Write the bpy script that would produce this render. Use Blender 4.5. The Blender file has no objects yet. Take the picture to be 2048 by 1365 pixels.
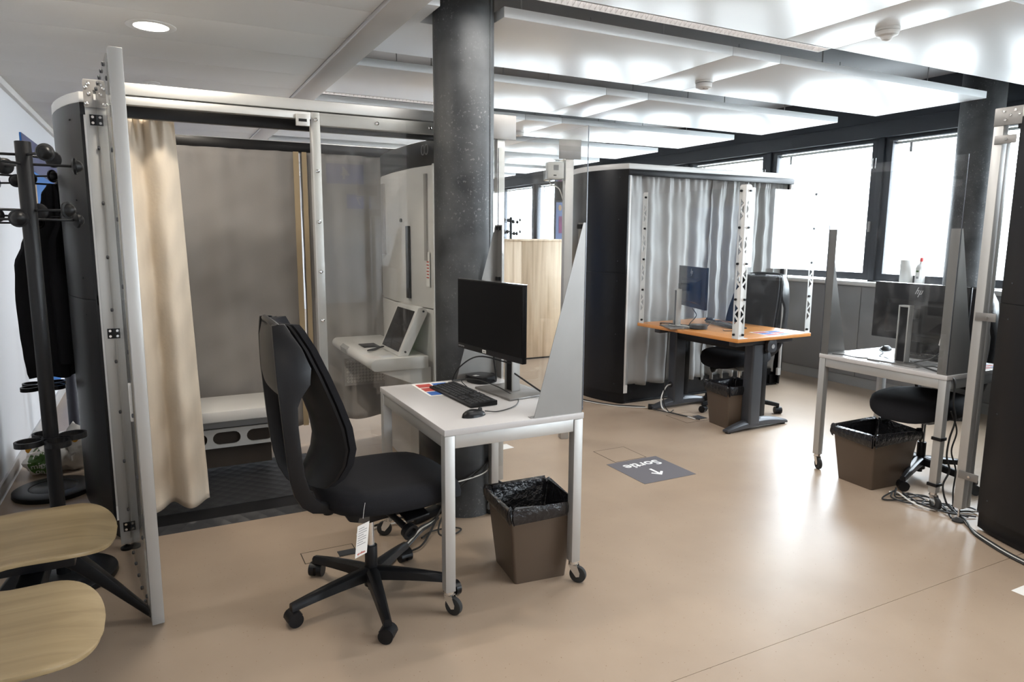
import bpy, bmesh, math, random
from mathutils import Vector, Matrix
from mathutils.geometry import tessellate_polygon
from mathutils.bvhtree import BVHTree

S = bpy.context.scene
C = S.collection
rnd = random.Random(7)
PI = math.pi

# ------------------------------------------------------------------ camera
cam = bpy.data.cameras.new('camera')
cam.sensor_width = 36.0
cam.lens = 24.1456
cam.clip_start = 0.02
cam.clip_end = 300
cam_o = bpy.data.objects.new('camera', cam)
C.objects.link(cam_o)
CAM_YAW, CAM_PITCH, CAM_ROLL, CAM_H = 0.474865, 0.1508015, 0.006699, 1.45
_f = Vector((math.sin(CAM_YAW)*math.cos(CAM_PITCH), math.cos(CAM_YAW)*math.cos(CAM_PITCH), -math.sin(CAM_PITCH)))
_r = Vector((math.cos(CAM_YAW), -math.sin(CAM_YAW), 0))
_u = _r.cross(_f)
_r2 = _r*math.cos(CAM_ROLL) + _u*math.sin(CAM_ROLL)
_u2 = -_r*math.sin(CAM_ROLL) + _u*math.cos(CAM_ROLL)
cam_o.matrix_world = Matrix(((_r2.x, _u2.x, -_f.x, 0), (_r2.y, _u2.y, -_f.y, 0), (_r2.z, _u2.z, -_f.z, CAM_H), (0, 0, 0, 1)))
S.camera = cam_o

# ------------------------------------------------------------------ world, daylight, exposure
w = bpy.data.worlds.new('world')
S.world = w
w.use_nodes = True
bg = w.node_tree.nodes['Background']
bg.inputs[0].default_value = (0.84, 0.92, 1.0, 1)      # even overcast sky
bg.inputs[1].default_value = 15.0
S.view_settings.view_transform = 'Standard'
S.view_settings.look = 'None'
S.view_settings.gamma = 1.0
S.view_settings.use_curve_mapping = False
S.view_settings.exposure = 1.08
cy = S.cycles
cy.use_denoising = True
cy.max_bounces = 10
cy.diffuse_bounces = 5
cy.glossy_bounces = 4
cy.transparent_max_bounces = 24
cy.sample_clamp_indirect = 6.0
cy.caustics_reflective = False
cy.caustics_refractive = False

# daylight portal over the window band (emits nothing itself, guides the sky light)
pl = bpy.data.lights.new('window_daylight', 'AREA')
pl.shape = 'RECTANGLE'; pl.size = 20.0; pl.size_y = 1.35
pl.cycles.is_portal = True
po = bpy.data.objects.new('window_daylight', pl); C.objects.link(po)
po.location = (6.36, 3.0, 1.74)
po.rotation_euler = (PI/2, 0, PI/2)

# ------------------------------------------------------------------ materials
MATS = {}
def mat(name, col, rough=0.5, metal=0.0, spec=0.5, emit=None, es=0.0, noise=None, bump=None, coat=0.0):
    """noise=(scale, amount, stretch) mixes the colour with a darker/lighter tone; bump=(scale, strength)"""
    m = bpy.data.materials.new(name); m.use_nodes = True
    nt = m.node_tree; b = nt.nodes['Principled BSDF']
    b.inputs['Base Color'].default_value = (*col, 1)
    b.inputs['Roughness'].default_value = rough
    b.inputs['Metallic'].default_value = metal
    b.inputs['Specular IOR Level'].default_value = spec
    b.inputs['Coat Weight'].default_value = coat
    if emit:
        b.inputs['Emission Color'].default_value = (*emit, 1)
        b.inputs['Emission Strength'].default_value = es
    if noise or bump:
        tc = nt.nodes.new('ShaderNodeTexCoord')
    if noise:
        sc, amt, st = noise
        mp = nt.nodes.new('ShaderNodeMapping'); mp.inputs['Scale'].default_value = st
        nt.links.new(tc.outputs['Object'], mp.inputs[0])
        n = nt.nodes.new('ShaderNodeTexNoise'); n.inputs['Scale'].default_value = sc; n.inputs['Detail'].default_value = 5
        nt.links.new(mp.outputs[0], n.inputs['Vector'])
        mx = nt.nodes.new('ShaderNodeMix'); mx.data_type = 'RGBA'
        mx.inputs[6].default_value = (*[c*(1-amt) for c in col], 1)
        mx.inputs[7].default_value = (*[min(1, c*(1+amt)) for c in col], 1)
        nt.links.new(n.outputs['Fac'], mx.inputs[0])
        nt.links.new(mx.outputs[2], b.inputs['Base Color'])
    if bump:
        n2 = nt.nodes.new('ShaderNodeTexNoise'); n2.inputs['Scale'].default_value = bump[0]; n2.inputs['Detail'].default_value = 4
        nt.links.new(tc.outputs['Object'], n2.inputs['Vector'])
        bp = nt.nodes.new('ShaderNodeBump'); bp.inputs['Strength'].default_value = bump[1]; bp.inputs['Distance'].default_value = 0.01
        nt.links.new(n2.outputs['Fac'], bp.inputs['Height'])
        nt.links.new(bp.outputs[0], b.inputs['Normal'])
    MATS[name] = m
    return m

def ramp(nt, fac, stops):
    r = nt.nodes.new('ShaderNodeValToRGB')
    els = r.color_ramp.elements
    els[0].position, els[0].color = stops[0][0], (*stops[0][1], 1)
    els[1].position, els[1].color = stops[-1][0], (*stops[-1][1], 1)
    for p, c in stops[1:-1]:
        e = els.new(p); e.color = (*c, 1)
    nt.links.new(fac, r.inputs[0])
    return r

U1 = (1, 1, 1)
mat('white_lacquer', (.47, .455, .45), .38)
mat('white_plastic', (.70, .69, .67), .42)
mat('booth_white', (.68, .67, .65), .35)
mat('wall_paint', (.70, .71, .74), .75, bump=(300, .05))
mat('parapet', (.27, .27, .28), .5)
mat('sill', (.75, .75, .74), .4)
mat('aluminium', (.46, .455, .44), .45, .6, noise=(6, .10, (1, 1, .15)))
mat('steel_plate', (.24, .23, .22), .42, .6, noise=(5, .14, (1, 1, .6)), bump=(14, .06))
mat('chrome', (.75, .75, .74), .14, 1.0)
mat('dark_frame', (.028, .033, .042), .42)
mat('black_plastic', (.008, .008, .009), .36, spec=.24)
mat('black_gloss', (.010, .010, .011), .16)
mat('black_shell', (.008, .008, .009), .32, spec=.28)
mat('black_fabric', (.014, .014, .016), .95, spec=.15, noise=(400, .5, U1), bump=(500, .12))
mat('grey_mesh', (.035, .037, .042), .8, spec=.2, noise=(600, .4, U1))
mat('rubber', (.02, .02, .02), .8)
mat('dark_steel', (.05, .053, .06), .42, .3)
mat('bin_brown', (.085, .060, .042), .4)
mat('bin_bag', (.012, .012, .014), .22, bump=(38, .9))
mat('screen_off', (.004, .004, .005), .3, spec=.2)
mat('keycap', (.02, .02, .022), .5)
mat('ceiling_panel', (.87, .895, .91), .34, spec=.8)
mat('ceiling_tile', (.70, .685, .665), .8, noise=(900, .12, U1))
mat('soffit', (.64, .625, .61), .7)
mat('slab', (.33, .33, .335), .8)
mat('curtain_beige', (.60, .52, .42), .8, spec=.2, noise=(30, .06, (1, 1, .2)), bump=(45, .15))
mat('curtain_grey', (.30, .285, .275), .85, spec=.2, noise=(300, .06, U1))
mat('tan_hem', (.42, .33, .21), .8)
mat('concrete_steel', (.10, .105, .115), .42, .35)
mat('cable_black', (.012, .012, .012), .5)
mat('cable_white', (.62, .61, .58), .45)
mat('paper', (.78, .77, .74), .7)
mat('red_print', (.46, .07, .06), .6)
mat('blue_print', (.03, .12, .42), .6)
mat('blue_panel', (.006, .13, .42), .5)
mat('purple_panel', (.045, .05, .14), .5)
mat('tan_panel', (.36, .25, .15), .6)
mat('sticker_grey', (.135, .13, .145), .5)
mat('white_print', (.85, .85, .85), .6)
mat('orange_desk', (.56, .235, .065), .32, noise=(14, .13, (2, 14, 2)))
mat('sign_blue', (.03, .14, .55), .5, emit=(.03, .14, .55), es=.25)
mat('lamp_glow', (1, 1, 1), .5, emit=(1, .95, .86), es=14)
mat('louvre_glow', (1, 1, 1), .5, emit=(1, .98, .95), es=2.0)
mat('green_led', (.1, .8, .1), .5, emit=(.2, 1, .2), es=2.5)
mat('grey_plastic', (.33, .33, .33), .5)
mat('grey_light', (.5, .5, .5), .35, .3)
mat('sheet_edge', (.10, .11, .13), .25)
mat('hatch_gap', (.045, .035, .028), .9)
mat('outside_ground', (.30, .30, .29), .9)
mat('outside_wall', (.62, .62, .60), .9)
mat('outside_glass', (.30, .31, .32), .4)
mat('red_cap', (.7, .03, .03), .4)
mat('bag_white', (.66, .63, .58), .38, bump=(18, .5))
mat('bag_green', (.045, .12, .012), .45)
mat('bag_yellow', (.60, .27, .01), .45)
mat('dark_blue_tube', (.02, .022, .035), .45)
mat('poster_purple', (.16, .05, .12), .5, noise=(7, .8, U1))
mat('poster_blue', (.12, .17, .32), .5)
mat('grey_print', (.25, .25, .26), .6)
mat('red_logo', (.5, .05, .03), .6)
mat('interior_grey', (.36, .345, .33), .7)
mat('tan_door', (.55, .42, .27), .6)

# floor: tan linoleum with fine specks
def floor_mat():
    m = bpy.data.materials.new('linoleum'); m.use_nodes = True; nt = m.node_tree; b = nt.nodes['Principled BSDF']
    tc = nt.nodes.new('ShaderNodeTexCoord')
    n1 = nt.nodes.new('ShaderNodeTexNoise'); n1.inputs['Scale'].default_value = 3; n1.inputs['Detail'].default_value = 6
    nt.links.new(tc.outputs['Object'], n1.inputs['Vector'])
    base = ramp(nt, n1.outputs['Fac'], [(.3, (.332, .252, .186)), (.7, (.372, .286, .212))])
    v = nt.nodes.new('ShaderNodeTexVoronoi'); v.inputs['Scale'].default_value = 55; v.inputs['Randomness'].default_value = 1
    nt.links.new(tc.outputs['Object'], v.inputs['Vector'])
    n2 = nt.nodes.new('ShaderNodeTexNoise'); n2.inputs['Scale'].default_value = 40
    nt.links.new(tc.outputs['Object'], n2.inputs['Vector'])
    lt = nt.nodes.new('ShaderNodeMath'); lt.operation = 'LESS_THAN'; lt.inputs[1].default_value = .10
    nt.links.new(v.outputs['Distance'], lt.inputs[0])
    gt = nt.nodes.new('ShaderNodeMath'); gt.operation = 'GREATER_THAN'; gt.inputs[1].default_value = .52
    nt.links.new(n2.outputs['Fac'], gt.inputs[0])
    mu = nt.nodes.new('ShaderNodeMath'); mu.operation = 'MULTIPLY'
    nt.links.new(lt.outputs[0], mu.inputs[0]); nt.links.new(gt.outputs[0], mu.inputs[1])
    mx = nt.nodes.new('ShaderNodeMix'); mx.data_type = 'RGBA'; mx.inputs[7].default_value = (.20, .125, .075, 1)
    nt.links.new(mu.outputs[0], mx.inputs[0]); nt.links.new(base.outputs[0], mx.inputs[6])
    nt.links.new(mx.outputs[2], b.inputs['Base Color'])
    b.inputs['Roughness'].default_value = .36
    b.inputs['Specular IOR Level'].default_value = .4
    bp = nt.nodes.new('ShaderNodeBump'); bp.inputs['Strength'].default_value = .04
    nt.links.new(n1.outputs['Fac'], bp.inputs['Height']); nt.links.new(bp.outputs[0], b.inputs['Normal'])
    MATS['linoleum'] = m
floor_mat()

def wood_mat(name, c1, c2, c3, axis, rough=.45, scale=9):
    """long grain along one axis, wavering lines"""
    m = bpy.data.materials.new(name); m.use_nodes = True; nt = m.node_tree; b = nt.nodes['Principled BSDF']
    tc = nt.nodes.new('ShaderNodeTexCoord'); mp = nt.nodes.new('ShaderNodeMapping')
    st = [scale, scale, scale]; st[axis] = scale*.05
    mp.inputs['Scale'].default_value = st
    nt.links.new(tc.outputs['Object'], mp.inputs[0])
    n = nt.nodes.new('ShaderNodeTexNoise'); n.inputs['Scale'].default_value = 2.2; n.inputs['Detail'].default_value = 8; n.inputs['Distortion'].default_value = .6
    nt.links.new(mp.outputs[0], n.inputs['Vector'])
    r = ramp(nt, n.outputs['Fac'], [(.32, c1), (.5, c2), (.68, c3)])
    nt.links.new(r.outputs[0], b.inputs['Base Color'])
    b.inputs['Roughness'].default_value = rough
    MATS[name] = m
wood_mat('seat_ply', (.20, .142, .070), (.25, .180, .092), (.285, .21, .112), 0, .45, 10)
wood_mat('counter_wood', (.58, .42, .27), (.78, .60, .41), (.88, .72, .52), 2, .5, 7)

def column_mat():
    """blackened steel-cased column: blotches, pale scratches"""
    m = bpy.data.materials.new('cast_column'); m.use_nodes = True; nt = m.node_tree; b = nt.nodes['Principled BSDF']
    tc = nt.nodes.new('ShaderNodeTexCoord')
    n = nt.nodes.new('ShaderNodeTexNoise'); n.inputs['Scale'].default_value = 5; n.inputs['Detail'].default_value = 8
    nt.links.new(tc.outputs['Object'], n.inputs['Vector'])
    base = ramp(nt, n.outputs['Fac'], [(.32, (.028, .030, .032)), (.68, (.085, .088, .090))])
    n2 = nt.nodes.new('ShaderNodeTexNoise'); n2.inputs['Scale'].default_value = 90; n2.inputs['Detail'].default_value = 5
    nt.links.new(tc.outputs['Object'], n2.inputs['Vector'])
    sp = ramp(nt, n2.outputs['Fac'], [(.60, (0, 0, 0)), (.68, (1, 1, 1))])
    n3 = nt.nodes.new('ShaderNodeTexNoise'); n3.inputs['Scale'].default_value = 3
    nt.links.new(tc.outputs['Object'], n3.inputs['Vector'])
    pm = ramp(nt, n3.outputs['Fac'], [(.44, (0, 0, 0)), (.60, (.6, .6, .6))])
    mu = nt.nodes.new('ShaderNodeMath'); mu.operation = 'MULTIPLY'
    nt.links.new(sp.outputs[0], mu.inputs[0]); nt.links.new(pm.outputs[0], mu.inputs[1])
    mx = nt.nodes.new('ShaderNodeMix'); mx.data_type = 'RGBA'; mx.inputs[7].default_value = (.20, .20, .195, 1)
    nt.links.new(mu.outputs[0], mx.inputs[0]); nt.links.new(base.outputs[0], mx.inputs[6])
    nt.links.new(mx.outputs[2], b.inputs['Base Color'])
    b.inputs['Metallic'].default_value = .3
    rr = ramp(nt, n.outputs['Fac'], [(.3, (.42, .42, .42)), (.7, (.65, .65, .65))])
    nt.links.new(rr.outputs[0], b.inputs['Roughness'])
    MATS['cast_column'] = m
column_mat()

def clear_mat(name, tint, haze=0.0, ior=1.49, smudge=0.0):
    """clear sheet: fresnel reflection over see-through, optional greasy smudges"""
    m = bpy.data.materials.new(name); m.use_nodes = True; nt = m.node_tree
    for n in list(nt.nodes): nt.nodes.remove(n)
    out = nt.nodes.new('ShaderNodeOutputMaterial')
    tr = nt.nodes.new('ShaderNodeBsdfTransparent'); tr.inputs[0].default_value = (*tint, 1)
    gl = nt.nodes.new('ShaderNodeBsdfGlossy'); gl.inputs['Roughness'].default_value = .015
    fr = nt.nodes.new('ShaderNodeFresnel')
    ge = nt.nodes.new('ShaderNodeNewGeometry')                       # same reflection on the way in and out of the sheet
    mi = nt.nodes.new('ShaderNodeMix'); mi.inputs[2].default_value = ior; mi.inputs[3].default_value = 1/ior
    nt.links.new(ge.outputs['Backfacing'], mi.inputs[0]); nt.links.new(mi.outputs[0], fr.inputs[0])
    m1 = nt.nodes.new('ShaderNodeMixShader')
    nt.links.new(fr.outputs[0], m1.inputs[0]); nt.links.new(tr.outputs[0], m1.inputs[1]); nt.links.new(gl.outputs[0], m1.inputs[2])
    last = m1
    if haze or smudge:
        df = nt.nodes.new('ShaderNodeBsdfDiffuse'); df.inputs[0].default_value = (.8, .82, .85, 1)
        m2 = nt.nodes.new('ShaderNodeMixShader'); m2.inputs[0].default_value = haze
        if smudge:
            tc = nt.nodes.new('ShaderNodeTexCoord')
            n = nt.nodes.new('ShaderNodeTexNoise'); n.inputs['Scale'].default_value = 7; n.inputs['Detail'].default_value = 7; n.inputs['Distortion'].default_value = 1.2
            nt.links.new(tc.outputs['Object'], n.inputs['Vector'])
            r = ramp(nt, n.outputs['Fac'], [(.50, (haze,)*3), (.75, (haze+smudge,)*3)])
            nt.links.new(r.outputs[0], m2.inputs[0])
        nt.links.new(m1.outputs[0], m2.inputs[1]); nt.links.new(df.outputs[0], m2.inputs[2])
        last = m2
    nt.links.new(last.outputs[0], out.inputs[0])
    MATS[name] = m
clear_mat('window_glass', (.97, .98, .98), 0, 1.45)
clear_mat('plexiglass', (.985, .99, .985), .008, 1.5, .02)
clear_mat('plexiglass_smudged', (.98, .985, .985), .006, 1.5, .032)

def translucent_mat():
    m = bpy.data.materials.new('curtain_pale'); m.use_nodes = True; nt = m.node_tree; b = nt.nodes['Principled BSDF']
    b.inputs['Base Color'].default_value = (.40, .395, .385, 1); b.inputs['Roughness'].default_value = .6
    t = nt.nodes.new('ShaderNodeBsdfTranslucent'); t.inputs[0].default_value = (.55, .55, .54, 1)
    mx = nt.nodes.new('ShaderNodeMixShader'); mx.inputs[0].default_value = .25
    nt.links.new(b.outputs[0], mx.inputs[1]); nt.links.new(t.outputs[0], mx.inputs[2])
    nt.links.new(mx.outputs[0], nt.nodes['Material Output'].inputs[0])
    MATS['curtain_pale'] = m
translucent_mat()

def mat_diamond():
    """rubber mat with a raised diamond weave"""
    m = bpy.data.materials.new('diamond_rubber'); m.use_nodes = True; nt = m.node_tree; b = nt.nodes['Principled BSDF']
    b.inputs['Base Color'].default_value = (.022, .023, .026, 1); b.inputs['Roughness'].default_value = .45
    tc = nt.nodes.new('ShaderNodeTexCoord'); mp = nt.nodes.new('ShaderNodeMapping')
    mp.inputs['Rotation'].default_value = (0, 0, PI/4); mp.inputs['Scale'].default_value = (16, 16, 16)
    nt.links.new(tc.outputs['Object'], mp.inputs[0])
    br = nt.nodes.new('ShaderNodeTexChecker'); br.inputs['Scale'].default_value = 1
    nt.links.new(mp.outputs[0], br.inputs['Vector'])
    wv = nt.nodes.new('ShaderNodeTexVoronoi'); wv.inputs['Scale'].default_value = 1; wv.inputs['Randomness'].default_value = 0
    nt.links.new(mp.outputs[0], wv.inputs['Vector'])
    bp = nt.nodes.new('ShaderNodeBump'); bp.inputs['Strength'].default_value = .8; bp.inputs['Distance'].default_value = .006
    nt.links.new(wv.outputs['Distance'], bp.inputs['Height']); nt.links.new(bp.outputs[0], b.inputs['Normal'])
    MATS['diamond_rubber'] = m
mat_diamond()

# ------------------------------------------------------------------ mesh builder
class MB:
    def __init__(s):
        s.v = []; s.f = []
    def add(s, vs, fs):
        o = len(s.v)
        s.v += [tuple(v) for v in vs]
        s.f += [tuple(i+o for i in f) for f in fs]
        return s
    def box(s, x0, y0, z0, x1, y1, z1):
        vs = [(x0,y0,z0),(x1,y0,z0),(x1,y1,z0),(x0,y1,z0),(x0,y0,z1),(x1,y0,z1),(x1,y1,z1),(x0,y1,z1)]
        return s.add(vs, [(3,2,1,0),(4,5,6,7),(0,1,5,4),(1,2,6,5),(2,3,7,6),(3,0,4,7)])
    def hexa(s, p):   # 8 corners: bottom 4 ccw, top 4 ccw
        return s.add(p, [(3,2,1,0),(4,5,6,7),(0,1,5,4),(1,2,6,5),(2,3,7,6),(3,0,4,7)])
    def cyl(s, p0, p1, r0, r1=None, n=16, caps=True):
        r1 = r0 if r1 is None else r1
        p0 = Vector(p0); p1 = Vector(p1); d = (p1-p0).normalized()
        a = Vector((0,0,1)) if abs(d.z) < .9 else Vector((1,0,0))
        u = d.cross(a).normalized(); v = d.cross(u)
        vs = []; fs = []
        for p, r in ((p0,r0),(p1,r1)):
            for i in range(n):
                t = 2*PI*i/n; vs.append(p+u*math.cos(t)*r+v*math.sin(t)*r)
        for i in range(n):
            j = (i+1) % n; fs.append((i, i+n, j+n, j))
        if caps:
            fs.append(tuple(range(n))); fs.append(tuple(range(2*n-1, n-1, -1)))
        return s.add(vs, fs)
    def lathe(s, prof, c=(0,0,0), n=24, M=None, ring=False):
        """prof: list of (r,z) around +z through c"""
        vs = []; fs = []
        if ring: prof = list(prof)+[prof[0]]
        for r, z in prof:
            for i in range(n):
                t = 2*PI*i/n; p = Vector((r*math.cos(t), r*math.sin(t), z))
                if M is not None: p = M @ p
                vs.append(p+Vector(c))
        m = len(prof)
        for k in range(m-1):
            for i in range(n):
                j = (i+1) % n
                fs.append((k*n+i, k*n+j, (k+1)*n+j, (k+1)*n+i))
        if prof[0][0] > 1e-6 and not ring: fs.append(tuple(range(n-1, -1, -1)))
        if prof[-1][0] > 1e-6 and not ring: fs.append(tuple(range((m-1)*n, m*n)))
        return s.add(vs, fs)
    def tube(s, pts, r, n=8, closed=False):
        pts = [Vector(p) for p in pts]
        m = len(pts); vs = []; fs = []
        up = None
        for k in range(m):
            d = (pts[min(k+1,m-1)]-pts[max(k-1,0)])
            d = d.normalized() if d.length > 1e-9 else Vector((0,0,1))
            if up is None:
                a = Vector((0,0,1)) if abs(d.z) < .9 else Vector((1,0,0)); up = d.cross(a).normalized()
            up = (up - d*up.dot(d)); up = up.normalized() if up.length > 1e-6 else d.orthogonal().normalized()
            v = d.cross(up)
            rr = r[k] if isinstance(r, (list, tuple)) else r
            for i in range(n):
                t = 2*PI*i/n; vs.append(pts[k]+up*math.cos(t)*rr+v*math.sin(t)*rr)
        for k in range(m-1):
            for i in range(n):
                j = (i+1) % n
                fs.append((k*n+i, k*n+j, (k+1)*n+j, (k+1)*n+i))
        fs.append(tuple(range(n-1,-1,-1))); fs.append(tuple(range((m-1)*n, m*n)))
        return s.add(vs, fs)
    def loft(s, rings, caps=True):
        n = len(rings[0]); vs = [p for r in rings for p in r]; fs = []
        for k in range(len(rings)-1):
            for i in range(n):
                j = (i+1) % n
                fs.append((k*n+i, k*n+j, (k+1)*n+j, (k+1)*n+i))
        if caps:
            fs.append(tuple(range(n-1,-1,-1))); fs.append(tuple(range((len(rings)-1)*n, len(rings)*n)))
        return s.add(vs, fs)
    def prism(s, loops, fn, w0, w1):
        """polygon (first loop) with holes (other loops) in u,v, thickened from w0 to w1; fn(u,v,w)->xyz"""
        tris = tessellate_polygon([[Vector((u,v,0)) for u, v in lp] for lp in loops])
        flat = [p for lp in loops for p in lp]; n = len(flat)
        vs = [fn(u,v,w0) for u, v in flat] + [fn(u,v,w1) for u, v in flat]
        fs = []
        for t in tris:
            fs.append(tuple(t)); fs.append(tuple(i+n for i in reversed(t)))
        o = 0
        for lp in loops:
            m = len(lp)
            for i in range(m):
                j = (i+1) % m
                fs.append((o+i, o+j, o+j+n, o+i+n))
            o += m
        return s.add(vs, fs)
    def grid(s, fn, nu, nv):
        vs = [fn(i/nu, j/nv) for j in range(nv+1) for i in range(nu+1)]
        fs = [(j*(nu+1)+i, j*(nu+1)+i+1, (j+1)*(nu+1)+i+1, (j+1)*(nu+1)+i) for j in range(nv) for i in range(nu)]
        return s.add(vs, fs)
    def mesh(s, name, bevel=0, smooth=True, seg=2):
        me = bpy.data.meshes.new(name); me.from_pydata([tuple(v) for v in s.v], [], s.f)
        bm = bmesh.new(); bm.from_mesh(me)
        bmesh.ops.recalc_face_normals(bm, faces=bm.faces)
        if bevel:
            es = [e for e in bm.edges if len(e.link_faces) == 2 and e.calc_face_angle(0) > .6]
            bmesh.ops.bevel(bm, geom=es, offset=bevel, segments=seg, profile=.5, affect='EDGES', clamp_overlap=True)
        bm.to_mesh(me); bm.free()
        if smooth:
            for p in me.polygons: p.use_smooth = True
            me.set_sharp_from_angle(angle=.7)
        return me

def link(name, me, m, parent=None, loc=None, rot=None, label=None):
    o = bpy.data.objects.new(name, me); C.objects.link(o)
    if m:
        me.materials.clear(); me.materials.append(MATS[m])
    if parent: o.parent = parent
    if loc: o.location = loc
    if rot: o.rotation_euler = rot
    if label: o['label'] = label
    return o
def part(name, mb, m, parent, bevel=0, smooth=True, label=None, seg=2, kind=None):
    o = link(name, mb.mesh(name, bevel, smooth, seg), m, parent, label=label)
    if kind: o['kind'] = kind
    return o
def tag(o, label, cat, group=None):
    o['label'] = label; o['category'] = cat
    if group: o['group'] = group
    return o
def thing(name, label, cat, loc=(0,0,0), rotz=0, group=None):
    o = bpy.data.objects.new(name, None); C.objects.link(o); o.empty_display_size = .1
    o.location = loc; o.rotation_euler = (0,0,rotz)
    return tag(o, label, cat, group)
def solo(name, mb, m, label, cat, loc=(0,0,0), rotz=0, group=None, bevel=0, smooth=True):
    o = link(name, mb.mesh(name, bevel, smooth), m, None, loc, (0,0,rotz))
    return tag(o, label, cat, group)
def struct(name, mb=None, m=None, bevel=0, label=None):
    if mb is None:
        o = bpy.data.objects.new(name, None); C.objects.link(o)
    else:
        o = link(name, mb.mesh(name, bevel), m)
    o['kind'] = 'structure'
    if label: o['label'] = label
    return o
def copy_tree(o, parent=None):
    c = o.copy(); C.objects.link(c); c.parent = parent
    for ch in [x for x in bpy.data.objects if x.parent == o]:
        copy_tree(ch, c)
    return c
def dup(root, loc, rotz, label, group=None):
    r = copy_tree(root); r.location = loc; r.rotation_euler = (0,0,rotz); r['label'] = label
    if group: r['group'] = group
    return r
def shared(name, me, parent, loc=(0,0,0), rot=(0,0,0), scale=None):
    o = bpy.data.objects.new(name, me); C.objects.link(o); o.parent = parent
    o.location = loc; o.rotation_euler = rot
    if scale: o.scale = scale
    return o
def meshm(mb, name, m, bevel=0, smooth=True):
    me = mb.mesh(name, bevel, smooth); me.materials.append(MATS[m]); return me
def spline(pts, k=8):
    P = [Vector(p) for p in pts]; out = []
    P = [P[0]*2-P[1]] + P + [P[-1]*2-P[-2]]
    for i in range(1, len(P)-2):
        a, b, c, d = P[i-1], P[i], P[i+1], P[i+2]
        for j in range(k):
            t = j/k
            out.append(.5*((2*b)+(c-a)*t+(2*a-5*b+4*c-d)*t*t+(3*b-a-3*c+d)*t*t*t))
    out.append(P[-2])
    return out
def cable(name, pts, r, m, label, k=8):
    me = MB().tube(spline(pts, k), r, 6)
    return solo(name, me, m, label, 'cable')
def text_mesh(txt, size, depth=.0004, bold=0.0, align='CENTER'):
    cu = bpy.data.curves.new('t', 'FONT'); cu.body = txt; cu.size = size; cu.extrude = depth; cu.offset = bold
    cu.align_x = align; cu.align_y = 'CENTER'; cu.resolution_u = 3
    o = bpy.data.objects.new('t', cu); C.objects.link(o)
    dg = bpy.context.evaluated_depsgraph_get()
    me = bpy.data.meshes.new_from_object(o.evaluated_get(dg))
    bpy.data.objects.remove(o); bpy.data.curves.remove(cu)
    return me
def rrect(x0, y0, x1, y1, r, n=5):
    out = []
    for cx, cyy, a0 in ((x1-r,y0+r,-PI/2),(x1-r,y1-r,0),(x0+r,y1-r,PI/2),(x0+r,y0+r,PI)):
        for i in range(n+1):
            a = a0+PI/2*i/n; out.append((cx+r*math.cos(a), cyy+r*math.sin(a)))
    return out
XY = lambda u, v, w: (u, v, w)
XZ = lambda u, v, w: (u, w, v)
YZ = lambda u, v, w: (w, u, v)

# ================================================================== SETTING
Y0, Y1, XL, XR = -8.0, 14.0, -0.85, 6.10
fl = struct('floor', MB().box(XL-.2, Y0-.2, -.12, XR+.2, Y1+.2, -.004), 'hatch_gap')
for a, b in ((Y0-.1, -.402), (-.4, 1.598), (1.60, Y1+.1)):            # welded sheets, seam at 1.6
    part('floor_sheet', MB().box(XL-.1, a, -.004, XR+.1, b-.0, 0), 'linoleum', fl)
def hatch(x0, y0, x1, y1):
    g = .004
    o = part('hatch_gap', MB().prism([[(x0,y0),(x1,y0),(x1,y1),(x0,y1)], [(x0+g,y0+g),(x0+g,y1-g),(x1-g,y1-g),(x1-g,y0+g)]], XY, .0001, .0008), 'hatch_gap', fl)
    part('floor_hatch', MB().box(x0+g, y0+g, 0, x1-g, y1-g, .0007), 'linoleum', fl)
hatch(2.569, 3.516, 2.823, 3.772)
hatch(3.65, 4.06, 3.904, 4.316)
hatch(.50, 2.975, .74, 3.09)
part('hatch_flap', MB().box(.655, 2.98, .0008, .735, 3.03, .004), 'dark_steel', fl)
part('hatch_flap', MB().box(3.83, 4.10, .0008, 3.895, 4.20, .004), 'dark_steel', fl)

# --- left, front and back walls
wl = struct('wall_left', MB().box(XL-.15, Y0, 0, XL, Y1, 2.9), 'wall_paint')
struct('wall_back', MB().box(XL-.15, Y0-.15, 0, XR+.3, Y0, 2.9), 'wall_paint')
struct('wall_front', MB().box(XL-.15, Y1, 0, XR+.3, Y1+.15, 2.9), 'wall_paint')
struct('baseboard_left', MB().box(XL, Y0, 0, XL+.016, Y1, .085), 'white_lacquer', .003)
struct('trim_1', MB().box(XL, Y0, 2.40, XL+.03, Y1, 2.45), 'soffit', .003)

# --- window wall: parapet, sill, header, mullions, window units
wr = struct('wall_right', MB().box(XR, Y0, 0, XR+.25, Y1, 1.0), 'parapet')
for k in range(9):
    yy = Y0+.4+k*2.4
    part('parapet_panel', MB().box(XR-.012, yy+.003, .10, XR, yy+2.397, .985), 'parapet', wr, .002)
part('parapet_plinth', MB().box(XR-.004, Y0, 0, XR, Y1, .095), 'grey_plastic', wr)
part('window_sill', MB().box(XR-.05, Y0, 1.0, XR+.25, Y1, 1.04), 'sill', wr, .006)
part('header', MB().box(XR+.04, Y0, 2.40, XR+.25, Y1, 2.54), 'dark_frame', wr)
part('header', MB().box(XR+.06, Y0, 2.545, XR+.25, Y1, 2.9), 'dark_frame', wr)
MX0, MX1 = XR+.10, XR+.20
PW = 1.362
win = 0
y = 4.385-9*PW
part('window_pier', MB().box(MX0, Y0, 1.04, MX1, y-.03, 2.40), 'dark_frame', wr)
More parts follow.
